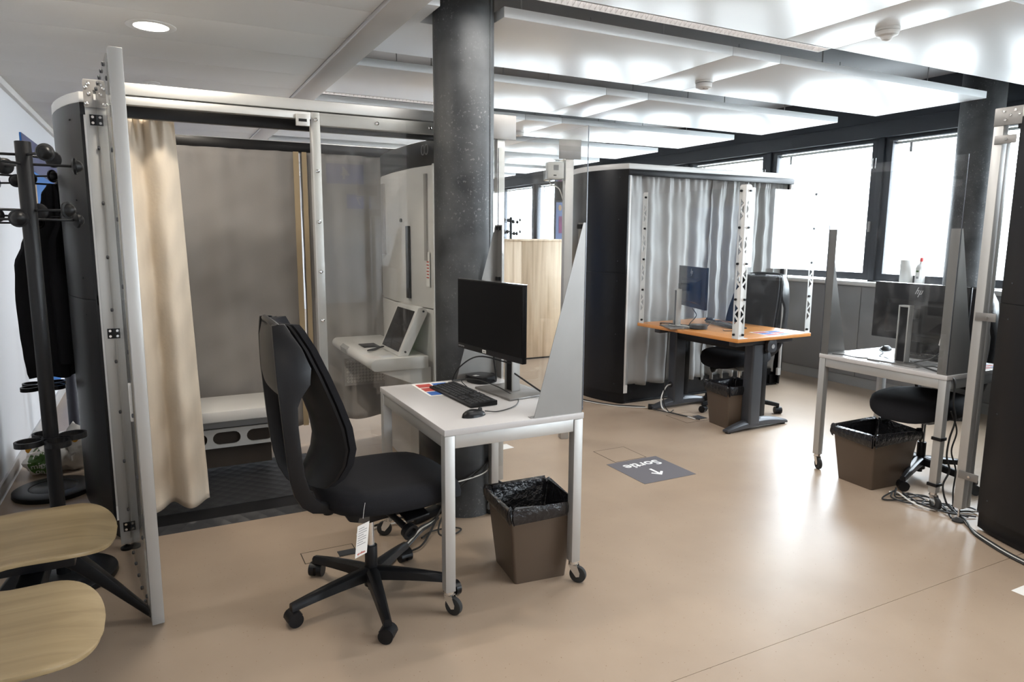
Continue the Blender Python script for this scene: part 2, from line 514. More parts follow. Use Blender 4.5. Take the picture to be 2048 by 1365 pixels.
while y < 13.0:
    part('mullion', MB().box(MX0-.02, y-.03, 1.04, MX1, y+.03, 2.40), 'dark_frame', wr, .003)
    ye = y+PW
    win += 1
    wn = struct('window_%d' % win)
    wn.location = (0, y, 0)
    a, b = .033, PW-.033
    fw = .07
    part('window_frame', MB().prism([[(a,1.05),(b,1.05),(b,2.40),(a,2.40)], [(a+fw,1.05+fw),(a+fw,2.40-fw*.5),(b-fw,2.40-fw*.5),(b-fw,1.05+fw)]], YZ, MX0, MX1-.02), 'dark_frame', wn, .002)
    part('window_pane', MB().box(MX0+.04, a+fw-.004, 1.05+fw-.004, MX0+.046, b-fw+.004, 2.40-fw*.5+.004), 'window_glass', wn)
    part('blind_rail', MB().box(MX0+.055, a+fw, 2.335, MX0+.075, b-fw, 2.36), 'sill', wn)
    part('rail_bracket', MB().box(MX0+.05, b-fw-.16, 2.25, MX0+.07, b-fw-.135, 2.335), 'grey_plastic', wn)
    hp = part('window_handle', MB().box(MX0-.012, a+.022, 1.52, MX0, a+.048, 1.62), 'grey_plastic', wn, .003)
    for yy in (a+.018, a+.052):
        if win > 8:
            part('hinge', MB().box(MX0-.008, yy-.006, 2.12, MX0, yy+.006, 2.22), 'chrome', wn, .001)
    y = ye
part('window_pier', MB().box(MX0, y-.03, 1.04, MX1, Y1, 2.40), 'dark_frame', wr)

# --- outside: lawn and a far pale block, washed out by the daylight
struct('ground_outside', MB().box(XR+.3, -60, -3.2, 160, 120, -3.0), 'outside_ground')
ob = thing('office_building', 'pale low block far outside, seen through the windows', 'building', (60, 30, -3))
part('wall', MB().box(0, -22, 0, 12, 24, 7.2), 'outside_wall', ob)
for k in range(9):
    for z in (1.2, 4.4):
        part('window', MB().box(-.05, -20+k*5, z, .02, -17+k*5, z+1.6), 'outside_glass', ob)

# --- ceiling: slab, rafts of white metal panels, left strip of perforated tiles, soffit
struct('ceiling_slab', MB().box(XL-.15, Y0-.1, 2.86, XR+.3, Y1+.1, 3.0), 'slab')
ce = struct('ceiling')
segs = ((1.121, 3.048), (3.051, 3.437), (3.440, 5.60))
pm = []
for a, b in segs:
    pm.append(meshm(MB().box(a, 0, 0, b, .90, .05), 'ceiling_panel', 'ceiling_panel', .002))
a, b = segs[0]
notch = meshm(MB().prism([[(a,0),(1.235,0),(1.235,.28),(1.565,.28),(1.565,0),(b,0),(b,.90),(a,.90)]], XY, 0, .05), 'ceiling_panel', 'ceiling_panel', .002)
k0 = int((Y0-3.15)/1.274)
k = k0
while 3.15+1.274*k+.9 < Y1:
    for me in ((notch, pm[1], pm[2]) if k == 0 else pm):
        shared('ceiling_panel', me, ce, (0, 3.15+1.274*k, 2.5))
    k += 1
rod = meshm(MB().cyl((0,0,2.55), (0,0,2.86), .004, n=6), 'hanger_rod', 'grey_plastic')
for k in range(-2, 6):
    for hx in (1.7, 2.6, 3.9, 5.0):
        for hy in (.08, .82):
            shared('hanger_rod', rod, ce, (hx, 3.15+1.274*k+hy, 0))
tile = meshm(MB().box(XL+.002, .0015, 0, .936, .4735, .02), 'ceiling_tile', 'ceiling_tile', .001)
k = int((Y0-3.225)/.475)
while 3.225+.475*k < Y1:
    shared('ceiling_tile', tile, ce, (0, 3.225+.475*k, 2.45)); k += 1
part('soffit', MB().box(.96, Y0, 2.45, 1.118, Y1, 2.60), 'soffit', ce, .002)
part('ceiling_trim', MB().box(.938, Y0, 2.446, .958, Y1, 2.47), 'white_lacquer', ce, .002)

# ================================================================== COLUMNS
def column(x, y, label):
    t = thing('column', label, 'column', (x, y, 0), 0, 'round columns')
    part('shaft', MB().cyl((0,0,0), (0,0,2.85), .15, n=64), 'cast_column', t)
    part('weld_seam', MB().tube([(-.02,-.1495,.0), (-.02,-.1495,2.85)], .0025, 6), 'cast_column', t).rotation_euler = (0,0,.75)
    return t
column(1.40, 3.265, 'dark round metal column behind the white desk in front of the kiosk')
column(5.76, 3.26, 'dark round metal column standing by the windows on the right')
column(5.70, 9.35, 'dark round column far behind the wooden counter')

# ================================================================== CEILING FITTINGS
def downlight(x, y, label, power):
    t = thing('downlight', label, 'ceiling lamp', (x, y, 2.45), 0, 'recessed ceiling downlights')
    part('rim', MB().lathe([(.078,-.004),(.105,-.006),(.112,-.002),(.112,.002),(.078,.002)], n=40, ring=True), 'white_plastic', t)
    part('diffuser', MB().lathe([(0,-.003),(.078,-.003),(.078,.0005),(0,.0005)], n=32), 'lamp_glow', t)
    l = bpy.data.lights.new('downlight_bulb', 'AREA'); l.shape = 'DISK'; l.size = .14; l.energy = power; l.color = (1, .90, .76)
    lo = bpy.data.objects.new('downlight_bulb', l); C.objects.link(lo); lo.parent = t; lo.location = (0,0,-.012)
downlight(.044, 3.94, 'round warm ceiling downlight glowing above the open photo booth', 4.5)
downlight(.044, 3.0, 'round warm ceiling downlight in front of the booth beam, just out of frame', 6)
for yy, nm in ((-1.6, 'first'), (-4.4, 'second')):  # unseen lamps added behind the viewpoint as warm fill
    downlight(.044, yy, nm+' round warm ceiling downlight added as fill behind the viewpoint, out of frame', 8)
def detector(x, y, label, z=2.5, prof=None):
    t = thing('smoke_detector', label, 'smoke detector', (x, y, z))
    part('base', MB().lathe([(.058,0),(.058,-.014),(.0,-.014)], n=28), 'white_plastic', t)
    part('head', MB().lathe(prof or [(.054,-.018),(.052,-.045),(.032,-.052),(.014,-.044),(0,-.044)], n=28), 'white_plastic', t)
    part('led', MB().lathe([(.008,-.044),(.006,-.05),(0,-.05)], n=10), 'grey_plastic', t)
detector(3.363, 3.729, 'white cylindrical smoke detector on the ceiling panel above the orange desk')
detector(3.345, 2.393, 'white domed ceiling sensor near the top right corner', prof=[(.058,-.016),(.050,-.034),(.03,-.040),(.022,-.055),(.008,-.060),(0,-.060)])
detector(3.303, 6.313, 'small far smoke detector right of the near dark column')
sk = thing('ceiling_sensor', 'small flat white sensor on the tiled ceiling above the booth beam', 'sensor', (.04, 5.35, 2.45))
part('rim', MB().lathe([(.05,0),(.052,-.006),(.03,-.010),(0,-.010)], n=24), 'white_plastic', sk)
part('dome', MB().lathe([(.022,-.010),(.016,-.026),(0,-.03)], n=16), 'white_plastic', sk)
# linear louvre luminaire in the slot beside the nearest raft
def luminaire(yb, label, light, n=74):
    t = thing('louvre_luminaire', label, 'ceiling lamp', (1.15, yb, 2.5), 0)
    LL = n*.03+.05
    part('housing', MB().prism([[(0,0),(LL,0),(LL,.085),(0,.085)], [(.006,.006),(.006,.079),(LL-.006,.079),(LL-.006,.006)]], XY, 0, .045), 'white_lacquer', t)
    part('diffuser', MB().box(.006, .006, .040, LL-.006, .079, .044), 'louvre_glow', t)
    bl = meshm(MB().add([(0,.006,.002),(.012,.0425,.036),(0,.079,.002),(.002,.006,.002),(.014,.0425,.036),(.002,.079,.002),(0,.006,.036),(0,.079,.036)], [(0,1,6),(1,2,7),(0,3,4,1),(1,4,5,2)]), 'louvre_blade', 'white_lacquer', smooth=False)
    for i in range(n):
        shared('louvre_blade', bl, t, (.02+i*.03, 0, 0))
    l = bpy.data.lights.new('luminaire_tube', 'AREA'); l.shape = 'RECTANGLE'; l.size = LL-.07; l.size_y = .06; l.energy = light; l.color = (1, .97, .93)
    lo = bpy.data.objects.new('luminaire_tube', l); C.objects.link(lo); lo.parent = t; lo.location = (LL/2, .0425, -.004)
luminaire(2.782, 'long white louvred ceiling luminaire beside the nearest panel', 15)
luminaire(1.53, 'long louvred ceiling luminaire added as fill above the viewpoint, out of frame', 15)  # added overhead to lift the floor, no fitting seen here
luminaire(5.34, 'short louvred ceiling luminaire added unseen behind the near column to brighten the counter', 18, 36)  # added lamp, out of sight, lights the counter front

# ================================================================== PHOTO BOOTHS
BW, BD, BB = 1.95, 1.25, .16
def side_curve(sgn, off=0.0, n=14):
    """plan of a bulging side; sgn -1 left at x=0, +1 right at x=BW"""
    out = []
    for i in range(n+1):
        t = i/n
        b = (BB-off)*math.sin(PI*t)**.8 - (off*.0)
        x = -b if sgn < 0 else BW+b
        out.append((x + (off if sgn < 0 else -off), BD*t))
    return out
def photo_booth(label, loc, rotz, solid=True):
    global BD, BB
    BD, BB = (.90, .14) if solid else (1.25, .16)
    t = thing('photo_booth', label, 'photo booth', loc, rotz, 'photo booths')
    for sgn in (-1, 1):
        o = side_curve(sgn); i = side_curve(sgn, .03)
        poly = o + i[::-1]
        for z0, z1 in ((.10, 1.1515), (1.154, 2.015)):
            sp = part('shell_panel', MB().prism([poly], XY, z0, z1), 'black_shell', t)
        part('joint_strip', MB().prism([side_curve(sgn, .006)+i[::-1]], XY, 1.13, 1.175), 'black_shell', t)
        for z in (.18, .62, 1.08, 1.25, 1.6, 1.95):
            q = o[1]
            part('rivet', MB().cyl((q[0]+sgn*(-.002), q[1], z), (q[0]+sgn*.003, q[1]-.001, z), .004, n=8), 'dark_steel', t)
        ex = 0 if sgn < 0 else BW-.04
        ex += .012 if sgn < 0 else -.012
        part('edge_trim', MB().box(ex+(0 if sgn < 0 else .02), -.002, .10, ex+(.02 if sgn < 0 else .04), .02, 1.965), 'soffit', t, .002)
        part('trim_foot', MB().box(ex, -.003, .10, ex+.04, .02, .17), 'booth_white', t)
        part('foot', MB().box(ex+(0.02 if sgn < 0 else -.06), .04, 0, ex+(.10 if sgn < 0 else .02), .12, .10), 'black_plastic', t)
    full = side_curve(-1)[::-1] + side_curve(1)
    inn = [(.03 if x < BW/2 else BW-.03, yy) if False else (x+(.03 if x < BW/2 else -.03), min(max(yy, .03), BD-.03)) for x, yy in full]
    part('top_rim', MB().prism([full, inn[::-1]], XY, 2.016, 2.062), 'booth_white', t, .004, label='white rim around the top')
    if solid:
        part('back_panel', MB().box(.02, BD-.03, .012, BW-.02, BD, 2.0), 'black_shell', t)
        part('kick_board', MB().box(.02, .06, .012, BW-.02, .075, .16), 'black_shell', t)
    part('fascia', MB().box(0, -.012, 1.965, BW, .028, 2.015), 'black_shell', t, .003)
    part('back_rail', MB().box(0, BD-.13, 1.985, BW, BD-.09, 2.047), 'black_shell', t, .003)
    part('plinth', MB().prism([[(x*.97+.03, yy*.96+.025) for x, yy in full]], XY, 0.0, .012), 'black_shell', t)
    for sgn in (-1, 1):
        x = 0 if sgn < 0 else BW
        part('plinth_side', MB().prism([[(a*.99+.01, b) for a, b in side_curve(sgn, .01)] + [(a, b) for a, b in side_curve(sgn, .04)[::-1]]], XY, .012, .10), 'black_shell', t)
    return t
photo_booth('open photo booth with black curved side, beige curtain and bench inside', (-.26, 3.62, 0), 0, False)
photo_booth('black photo booth closed off by a pale curtain behind the orange desk', (3.54, 4.777, 0), 0)
photo_booth('black photo booth cut off by the right edge of the picture', (3.60+BW, 1.86, 0), PI)

def curtain(name, x0, x1, z0, z1, yc, folds, amp, m, label, gather=.5, seed=1, xb=None, nx=90, nz=36, wob=.02, second=.45):
    r = random.Random(seed)
    ph = [r.uniform(0, 6.28) for _ in range(6)]
    xb = xb or (x0, x1)
    def fn(u, v):
        z = z0+(z1-z0)*v
        xa, xc = xb[0]+(x0-xb[0])*v, xb[1]+(x1-xb[1])*v
        a = amp*(1-gather*v)
        uu = u + .02*math.sin(5*u+3*v+ph[0])
        yy = a*math.sin(2*PI*folds*uu+ph[1]+.5*math.sin(2.2*v+ph[2])) + a*second*math.sin(2*PI*folds*1.73*uu+ph[3]+.9*v)
        if v > .9: yy += amp*.5*(v-.9)*10*math.sin(2*PI*folds*3.1*uu+ph[4])
        xx = xa+(xc-xa)*u + wob*(1-v)*math.sin(2*PI*folds*uu+ph[5])*.6
        yy += .004*math.sin(31*v+9*u+ph[0])+.003*math.sin(57*v-20*u)
        zz = z + .006*math.sin(2*PI*folds*uu+ph[1])*(1-v)
        return (xx, yc+yy, zz)
    mb = MB().grid(fn, nx, nz)
    o = solo(name, mb, m, label, 'curtain', smooth=True)
    md = o.modifiers.new('thick', 'SOLIDIFY'); md.thickness = .002
    return o
curtain('booth_curtain', -.225, .11, .10, 1.985, 3.690, 2.1, .048, 'curtain_beige', 'beige curtain bunched at the left of the open booth', .35, 4, xb=(-.215, .165), wob=.010, nx=110, nz=60, second=.12)
curtain('booth_curtain', -.20, .862, .16, 1.985, 4.735, 3.2, .012, 'curtain_grey', 'grey curtain behind the bench, left of the tan slit', .2, 8)
curtain('booth_curtain', .872, 1.66, .16, 1.985, 4.745, 3.0, .012, 'curtain_grey', 'grey curtain inside the booth, right of the tan slit', .2, 9)
solo('curtain_hem', MB().box(.822, 4.712, .16, .857, 4.716, 1.985), 'tan_hem', 'tan hem on the left edge of the slit in the back curtains', 'hem')
solo('curtain_hem', MB().box(.877, 4.712, .16, .907, 4.716, 1.985), 'tan_hem', 'tan hem on the right edge of the slit in the back curtains', 'hem')
curtain('booth_curtain', 3.565, 4.53, .15, 1.985, 4.830, 5, .020, 'curtain_pale', 'pale curtain on the closed booth, left half behind the monitor', .35, 3, xb=(3.58, 4.50))
curtain('booth_curtain', 4.51, 5.455, .13, 1.985, 4.845, 7, .026, 'curtain_pale', 'pale curtain on the closed booth, right half behind the chair', .35, 6, xb=(4.48, 5.44))

# --- inside the open booth: mat, bench, kiosk
mt = thing('rubber_mat', 'black rubber mat with diamond pattern in the open booth', 'mat', (0, 0, 0))
part('mat_field', MB().box(-.20, 3.80, .012, .80, 4.53, .020), 'diamond_rubber', mt)
part('mat_threshold', MB().box(-.20, 3.64, .012, .80, 3.80, .018), 'black_plastic', mt)
part('mat_ramp', MB().prism([[(3.585,0),(3.645,0),(3.645,.022)]], lambda u, v, w: (w, u, v), -.20, .80), 'diamond_rubber', mt)
solo('booth_floor', MB().box(.30, 4.53, .012, 1.60, 4.84, .0155), 'linoleum', 'tan floor strip behind the black mat in the open booth', 'floor')
solo('booth_floor', MB().box(.802, 3.66, .012, 1.60, 4.528, .0155), 'linoleum', 'tan floor area right of the black mat in the open booth', 'floor')
bn = thing('booth_bench', 'white fold-down bench with slotted apron inside the open booth', 'bench', (0, 0, 0))
part('seat', MB().box(-.21, 4.20, .375, .605, 4.62, .44), 'booth_white', bn, .008)
def slot(c, w, h, z, n=8):
    out = []
    for a0, cx in ((-PI/2, c+w/2-h/2), (PI/2, c-w/2+h/2)):
        for i in range(n+1):
            a = a0+PI*i/n; out.append((cx+h/2*math.cos(a), z+h/2*math.sin(a)))
    return out
outer = [(-.21,.185)] + [(.565+.06*math.sin(a), .245-.06*math.cos(a)) for a in [PI/2*i/6 for i in range(7)]] + [(.625,.30),(-.21,.30)]
part('apron', MB().prism([outer] + [slot(c, .155, .075, .243)[::-1] for c in (-.06, .12, .305, .495)], XZ, 4.33, 4.342), 'booth_white', bn)
part('bracket', MB().box(-.21, 4.35, .02, -.15, 4.60, .375), 'booth_white', bn, .004)
part('shadow_gap_rail', MB().box(-.20, 4.36, .30, .58, 4.40, .376), 'grey_plastic', bn)
part('slot_shade_box', MB().box(-.20, 4.355, .06, .56, 4.60, .30), 'hatch_gap', bn)  # dark brown block, colours in the shaded floor seen through the apron slots
part('label', MB().box(.135, 4.26, .44, .175, 4.31, .4406), 'paper', bn)

kx = 1.36
ks = thing('photo_kiosk', 'white kiosk with tilted touch screen and shelf inside the open booth', 'kiosk', (0, 0, 0))
plan = [(1.395,3.655),(1.40,3.70),(1.362,3.95),(1.352,4.3),(1.372,4.60),(1.40,4.72),(1.60,4.72),(1.60,3.655)]
part('lower_cabinet', MB().prism([plan], XY, .016, 1.028), 'booth_white', ks, .004)
part('upper_cabinet', MB().prism([plan], XY, 1.034, 1.845), 'booth_white', ks, .004)
part('header', MB().prism([plan], XY, 1.849, 1.984), 'black_shell', ks, .004)
for yy in (3.745, 3.785):
    r = part('icon_ring', MB().lathe([(.024,0),(.029,0),(.029,.003),(.024,.003)], n=24, ring=True, M=Matrix.Rotation(-PI/2, 3, 'Y')), 'grey_print', ks)
    r.location = (1.385 - (yy-3.70)*.14, yy, 1.93)
part('camera_window', MB().box(1.343, 3.985, 1.075, 1.36, 4.035, 1.51), 'black_gloss', ks, .003)
part('light_strip', MB().box(1.352, 4.50, 1.33, 1.372, 4.56, 1.79), 'interior_grey', ks)
part('light_strip', MB().box(1.378, 3.765, 1.31, 1.396, 3.80, 1.80), 'interior_grey', ks)
part('lens', MB().cyl((1.346,4.14,1.545), (1.36,4.14,1.545), .012, n=14), 'black_gloss', ks)
part('notice', MB().box(1.386, 3.735, 1.16, 1.3875, 3.79, 1.36), 'paper', ks)
for i in range(6):
    part('notice_line', MB().box(1.3845, 3.745, 1.21+i*.018, 1.386, 3.782-.004*(i % 2), 1.216+i*.018), 'red_logo', ks)
part('shelf', MB().prism([[(1.36,.695),(1.055,.695)] + [(1.055-.034*math.sin(a), .730-.035*math.cos(a)) for a in [PI*i/8 for i in range(1,8)]] + [(1.055,.765),(1.36,.765)]], XZ, 3.70, 4.66), 'booth_white', ks, .003)
part('shelf_gusset', MB().prism([[(1.38,.56),(1.38,.695),(1.06,.695)]], XZ, 3.715, 3.73), 'booth_white', ks)
part('side_trim', MB().box(1.375, 3.636, .016, 1.42, 3.655, 1.845), 'booth_white', ks, .002)
sc = part('screen_housing', MB().prism([[(1.195,.766),(1.255,.766),(1.372,1.005),(1.372,1.03),(1.345,1.045),(1.318,1.04)]], XZ, 3.745, 4.12), 'booth_white', ks, .004)
sn = Vector((-(1.04-.766), 0, 1.318-1.195)).normalized()
a0 = Vector((1.195,0,.766)); d0 = (Vector((1.318,0,1.04))-a0)
q = [a0+d0*.08, a0+d0*.92]
part('touch_screen', MB().hexa([(p.x+o*sn.x, yy, p.z+o*sn.z) for o in (.0005, .003) for p, yy in ((q[0],3.775),(q[0],4.09),(q[1],4.09),(q[1],3.775))]), 'black_gloss', ks)
for z, x in ((.79, 1.235), (1.02, 1.348)):
    part('housing_screw', MB().cyl((x,3.738,z),(x,3.746,z), .006, n=10), 'dark_steel', ks)
part('fingerprint_pad', MB().box(1.10, 4.13, .765, 1.20, 4.27, .772), 'black_gloss', ks, .002)
part('card_reader', MB().hexa([(1.020,4.24,.715),(1.040,4.24,.705),(1.040,4.40,.705),(1.020,4.40,.715),(1.014,4.24,.745),(1.034,4.24,.762),(1.034,4.40,.762),(1.014,4.40,.745)]), 'grey_plastic', ks)
part('status_light', MB().box(1.345, 4.08, .87, 1.352, 4.12, .876), 'green_led', ks)
cable('stylus_cord', [(1.19,4.10,.770),(1.13,4.0,.772),(1.08,3.98,.774),(1.10,3.93,.79),(1.16,3.93,.80),(1.18,4.02,.785),(1.17,4.10,.771)], .004, 'cable_black', 'looped black cord lying on the kiosk shelf')
hp_ = MB()
for i in range(13):
    for j in range(7):
        x, z = 1.135+i*.0235, .44+j*.0225
        hp_.lathe([(.005,-.002),(.0085,-.002),(.0085,.002),(.005,.002)], (x, 4.705, z), 10, Matrix.Rotation(PI/2, 3, 'X'), True)
pp = part('grille_plate', MB().box(1.11, 4.706, .41, 1.44, 4.712, .60), 'interior_grey', ks)
part('grille_holes', hp_, 'booth_white', pp, kind='stuff')

# ================================================================== ALUMINIUM SCREEN FRAME of the open booth
af = thing('screen_frame', 'aluminium frame with clear panel across the front of the open booth', 'screen frame', (0, 0, 0))
FY = 3.50
def profile(x0, y0, z0, x1, y1, z1, name, par, m='aluminium'):
    return part(name, MB().box(x0,y0,z0,x1,y1,z1), m, par, .0025)
profile(-.231, FY-.02, .03, -.189, FY+.025, 1.985, 'post', af)
profile(.697, FY-.02, .03, .740, FY+.025, 2.035, 'post', af)
profile(1.692, FY-.02, .03, 1.737, FY+.025, 2.035, 'post', af)
profile(-.231, FY-.022, 2.040, 1.76, FY+.03, 2.090, 'top_beam', af)
profile(-.189, FY-.02, 2.000, .697, FY+.02, 2.034, 'door_track', af)
profile(.740, FY-.02, 1.975, 1.692, FY+.02, 2.034, 'panel_rail', af)
part('clear_panel', MB().box(.705, FY-.026, .12, 1.73, FY-.021, 2.03), 'plexiglass', af)
screw_me = meshm(MB().lathe([(.009,0),(.009,.003),(.005,.005),(.0045,.003),(0,.003)], n=14, M=Matrix.Rotation(PI/2, 3, 'X')), 'screw', 'chrome')
for x, z in [(.719, 2.0), (1.02, 2.005), (1.30, 2.005), (1.55, 2.005)] + [(.719, .30+.243*i) for i in range(7)]:
    shared('screw', screw_me, af, (x, FY-.026, z))
for x in (-.21, .718, 1.714):
    part('foot', MB().lathe([(.026,0),(.026,.010),(.012,.018),(.005,.019),(.005,.032),(0,.032)], (x, FY, 0), 18), 'black_plastic', af)
pt = part('corner_plate', MB().prism([rrect(-.232, 1.975, -.140, 2.085, .006), [(-.196,1.975+.03),(-.196,2.045),(-.176,2.045),(-.176,1.975+.03)]], XZ, FY-.032, FY-.024), 'steel_plate', af)
bolt = meshm(MB().lathe([(.007,0),(.007,.005),(.004,.007),(0,.007)], n=10, M=Matrix.Rotation(PI/2, 3, 'X')), 'bolt', 'chrome')
for x, z in ((-.212,2.07),(-.222,2.055),(-.165,2.07),(-.150,2.055),(-.21,2.03),(-.162,2.03),(-.222,1.99),(-.150,1.99)):
    shared('bolt', bolt, pt, (x, FY-.032, z))
part('corner_plate', MB().box(1.655, FY-.032, 1.975, 1.80, FY-.024, 2.105), 'steel_plate', af, .002)
lb = part('latch_box', MB().box(.625, FY-.034, 1.965, .69, FY-.018, 2.02), 'aluminium', af, .003)
part('latch_plate', MB().box(.637, FY-.036, 1.985, .675, FY-.0335, 1.998), 'black_plastic', lb)
def hinge(z, name='hinge'):
    h = part(name, MB().box(-.216, FY-.024, z-.022, -.189, FY-.0205, z+.022), 'black_plastic', af)
    part('hinge_knuckle', MB().cyl((-.188,FY-.024,z-.022),(-.188,FY-.024,z+.022), .004, n=10), 'dark_steel', h)
    for dz in (-.012, .012):
        part('hinge_screw', MB().cyl((-.205,FY-.0255,z+dz),(-.205,FY-.0235,z+dz), .0055, n=10), 'chrome', h)
for z in (1.925, 1.015, .115): hinge(z)

# --- hinged door leaf, standing open towards the viewer
P0, P1_ = Vector((-.163, 3.474, 0)), Vector((-.083, 2.735, 0))
lf = thing('screen_door', 'aluminium framed clear door leaf standing open edge-on at the left', 'door leaf', P0, math.atan2(P1_.x-P0.x, -(P1_.y-P0.y)))
LW = (P1_-P0).length        # local: hinge post at y=0, leaf runs to y=-LW
profile(-.022, -.020, .06, .022, .020, 1.985, 'hinge_post', lf)
profile(-.021, -LW-.02, .008, .021, -LW+.02, 2.060, 'closing_post', lf)
profile(-.018, -LW+.02, 2.015, .018, .020, 2.055, 'top_rail', lf)
profile(-.018, -LW+.02, .008, .018, -.02, .05, 'bottom_rail', lf)
part('clear_panel', MB().box(-.028, -LW+.0, .03, -.0225, .0, 2.04), 'plexiglass', lf)
scr2 = meshm(MB().lathe([(.008,0),(.008,.004),(.004,.006),(0,.006)], n=12, M=Matrix.Rotation(-PI/2, 3, 'Y')), 'screw', 'dark_steel')
for i in range(9):
    shared('screw', scr2, lf, (-.028, -LW, .12+i*.23)); 
    if i < 8: shared('screw', scr2, lf, (-.028, 0, .20+i*.23))
for i in range(1, 6):
    shared('screw', scr2, lf, (-.028, -LW*i/6, 2.03)); shared('screw', scr2, lf, (-.028, -LW*i/6, .03+.01))
part('pull_tab', MB().prism([rrect(-.03, 0, .0, .14, .008)], lambda u, v, w: (w, -LW+.028-u, .78+v), -.034, -.028), 'white_plastic', lf)
for z in (1.925, 1.015, .115):
    h = part('hinge_flap', MB().box(-.024, -.0235, z-.022, .010, -.0205, z+.022), 'dark_steel', lf)
    for dz in (-.012, .012):
        part('hinge_screw', MB().cyl((-.002,-.026,z+dz),(-.002,-.0232,z+dz), .0055, n=10), 'chrome', h)

# --- free aluminium post with a small meter box, beyond the column
fp = thing('aluminium_post', 'aluminium post with top plate and small boxed device beyond the column', 'post', (2.555, 4.14, 0), -.25)
part('upright', MB().box(-.03, -.03, .0, .03, .03, 2.02), 'aluminium', fp, .003)
part('top_plate', MB().box(-.078, -.037, 1.975, .078, -.031, 2.105), 'steel_plate', fp, .002)
db = part('device_box', MB().box(-.155, -.035, 1.845, -.04, .03, 1.955), 'white_plastic', fp, .006)
part('device_display', MB().box(-.115, -.038, 1.90, -.08, -.0345, 1.935), 'grey_print', db)
part('device_mark', MB().box(-.115, -.038, 1.862, -.095, -.0345, 1.870), 'black_plastic', db)
part('clear_cover', MB().prism([rrect(-.17,1.83,-.032,1.97,.01), rrect(-.166,1.834,-.036,1.966,.01)[::-1]], XZ, -.05, .03), 'plexiglass', fp)
part('cover_front', MB().prism([rrect(-.17,1.83,-.032,1.97,.01)], XZ, -.053, -.05), 'plexiglass', fp)
cable('device_cord', [(2.42,4.17,1.845),(2.44,4.18,1.81),(2.50,4.17,1.78),(2.53,4.16,1.70)], .004, 'cable_white', 'thin white cord hanging under the boxed device', 6)

# --- aluminium post in front of the right-hand booth
rp = thing('aluminium_post', 'aluminium post with steel brackets beside the booth at the right edge', 'post', (3.62, 1.955, 0))
part('upright', MB().box(-.02, -.022, .075, .025, .022, 2.068), 'aluminium', rp, .003)
part('back_upright', MB().box(.03, -.020, .075, .062, .010, 1.95), 'aluminium', rp, .003)
pb = part('top_plate', MB().box(-.024, -.14, 1.985, -.018, .022, 2.068), 'steel_plate', rp, .002)
for yy, z in ((-.02,2.05),(-.05,2.03),(-.07,2.05),(-.03,2.01),(-.09,2.03)):
    part('bolt', MB().cyl((-.024,yy,z),(-.029,yy,z), .006, n=10), 'chrome', pb)
for z in (1.92, 1.075, .26):
    b_ = part('bracket', MB().box(-.026, -.085, z-.02, -.021, .010, z+.02), 'steel_plate', rp, .001)
    part('wing_nut', MB().cyl((-.026,-.045,z),(-.034,-.045,z), .006, n=10), 'chrome', b_)
part('foot_rod', MB().cyl((.0,0,.015),(.0,0,.08), .005, n=8), 'chrome', rp)
part('foot', MB().lathe([(.028,0),(.028,.008),(.012,.02),(0,.02)], n=18), 'rubber', rp)
part('clear_panel', MB().box(.028, .012, .08, .50, .017, 2.04), 'plexiglass', rp)

# ================================================================== WHITE TABLES WITH CASTERS
def caster(par, x, y, ang, r=.036):
    """steel fork caster under a table leg"""
    c = part('caster', MB().cyl((0,0,.082),(0,0,.096), .020, n=14).cyl((0,0,.070),(0,0,.084), .015, n=12), 'chrome', par)
    c.location = (x, y, 0); c.rotation_euler = (0, 0, ang)
    fk = MB()
    for s in (-1, 1):
        fk.prism([[(-.018,.080),(.020,.080),(.034,.046),(.032,.030),(.018,.026),(-.004,.052)]], XZ, s*.013-.001, s*.013+.001)
    fk.box(-.018, -.014, .076, .020, .014, .081)
    part('fork', fk, 'chrome', c)
    part('wheel', MB().cyl((.022,-.010,r),(.022,.010,r), r, n=24).cyl((.022,-.0125,r),(.022,.0125,r), r*.45, n=16), 'rubber', c, .003)
def white_table(label, loc, dx, dy, angs, rotz=0):
    t = thing('rolling_table', label, 'table', loc, rotz, 'white rolling tables')
    part('tabletop', MB().box(0, 0, .716, dx, dy, .741), 'white_lacquer', t, .002)
    for i, (x, y) in enumerate(((0,0),(dx-.045,0),(dx-.045,dy-.045),(0,dy-.045))):
        part('leg', MB().box(x+.002, y+.002, .094, x+.043, y+.043, .715), 'aluminium', t, .002)
        caster(t, x+.0225, y+.0225, angs[i])
    for a in ((.045,.006,dx-.045,.036),(.045,dy-.036,dx-.045,dy-.006),(.006,.045,.036,dy-.045),(dx-.036,.045,dx-.006,dy-.045)):
        part('apron', MB().box(a[0],a[1],.664,a[2],a[3],.715), 'aluminium', t, .002)
    return t
T1 = white_table('white rolling desk at the column with monitor, keyboard and mouse', (.902, 2.295, 0), .611, .829, (-1.0, -.9, 2.0, 2.6))
T2 = white_table('white rolling desk by the windows, seen from its shield side', (3.648, 2.10, 0), .62, .79, (-1.9, 1.2, .5, -2.0))
tr = part('cable_tray', MB().box(.165, .44, .40, .205, .76, .56), 'black_plastic', T1, .006, label='black metal tray hung under the desktop')
part('tray_strap', MB().box(.165, .52, .56, .205, .54, .716), 'black_plastic', T1)
part('tray_strap', MB().box(.165, .68, .56, .205, .70, .716), 'black_plastic', T1)

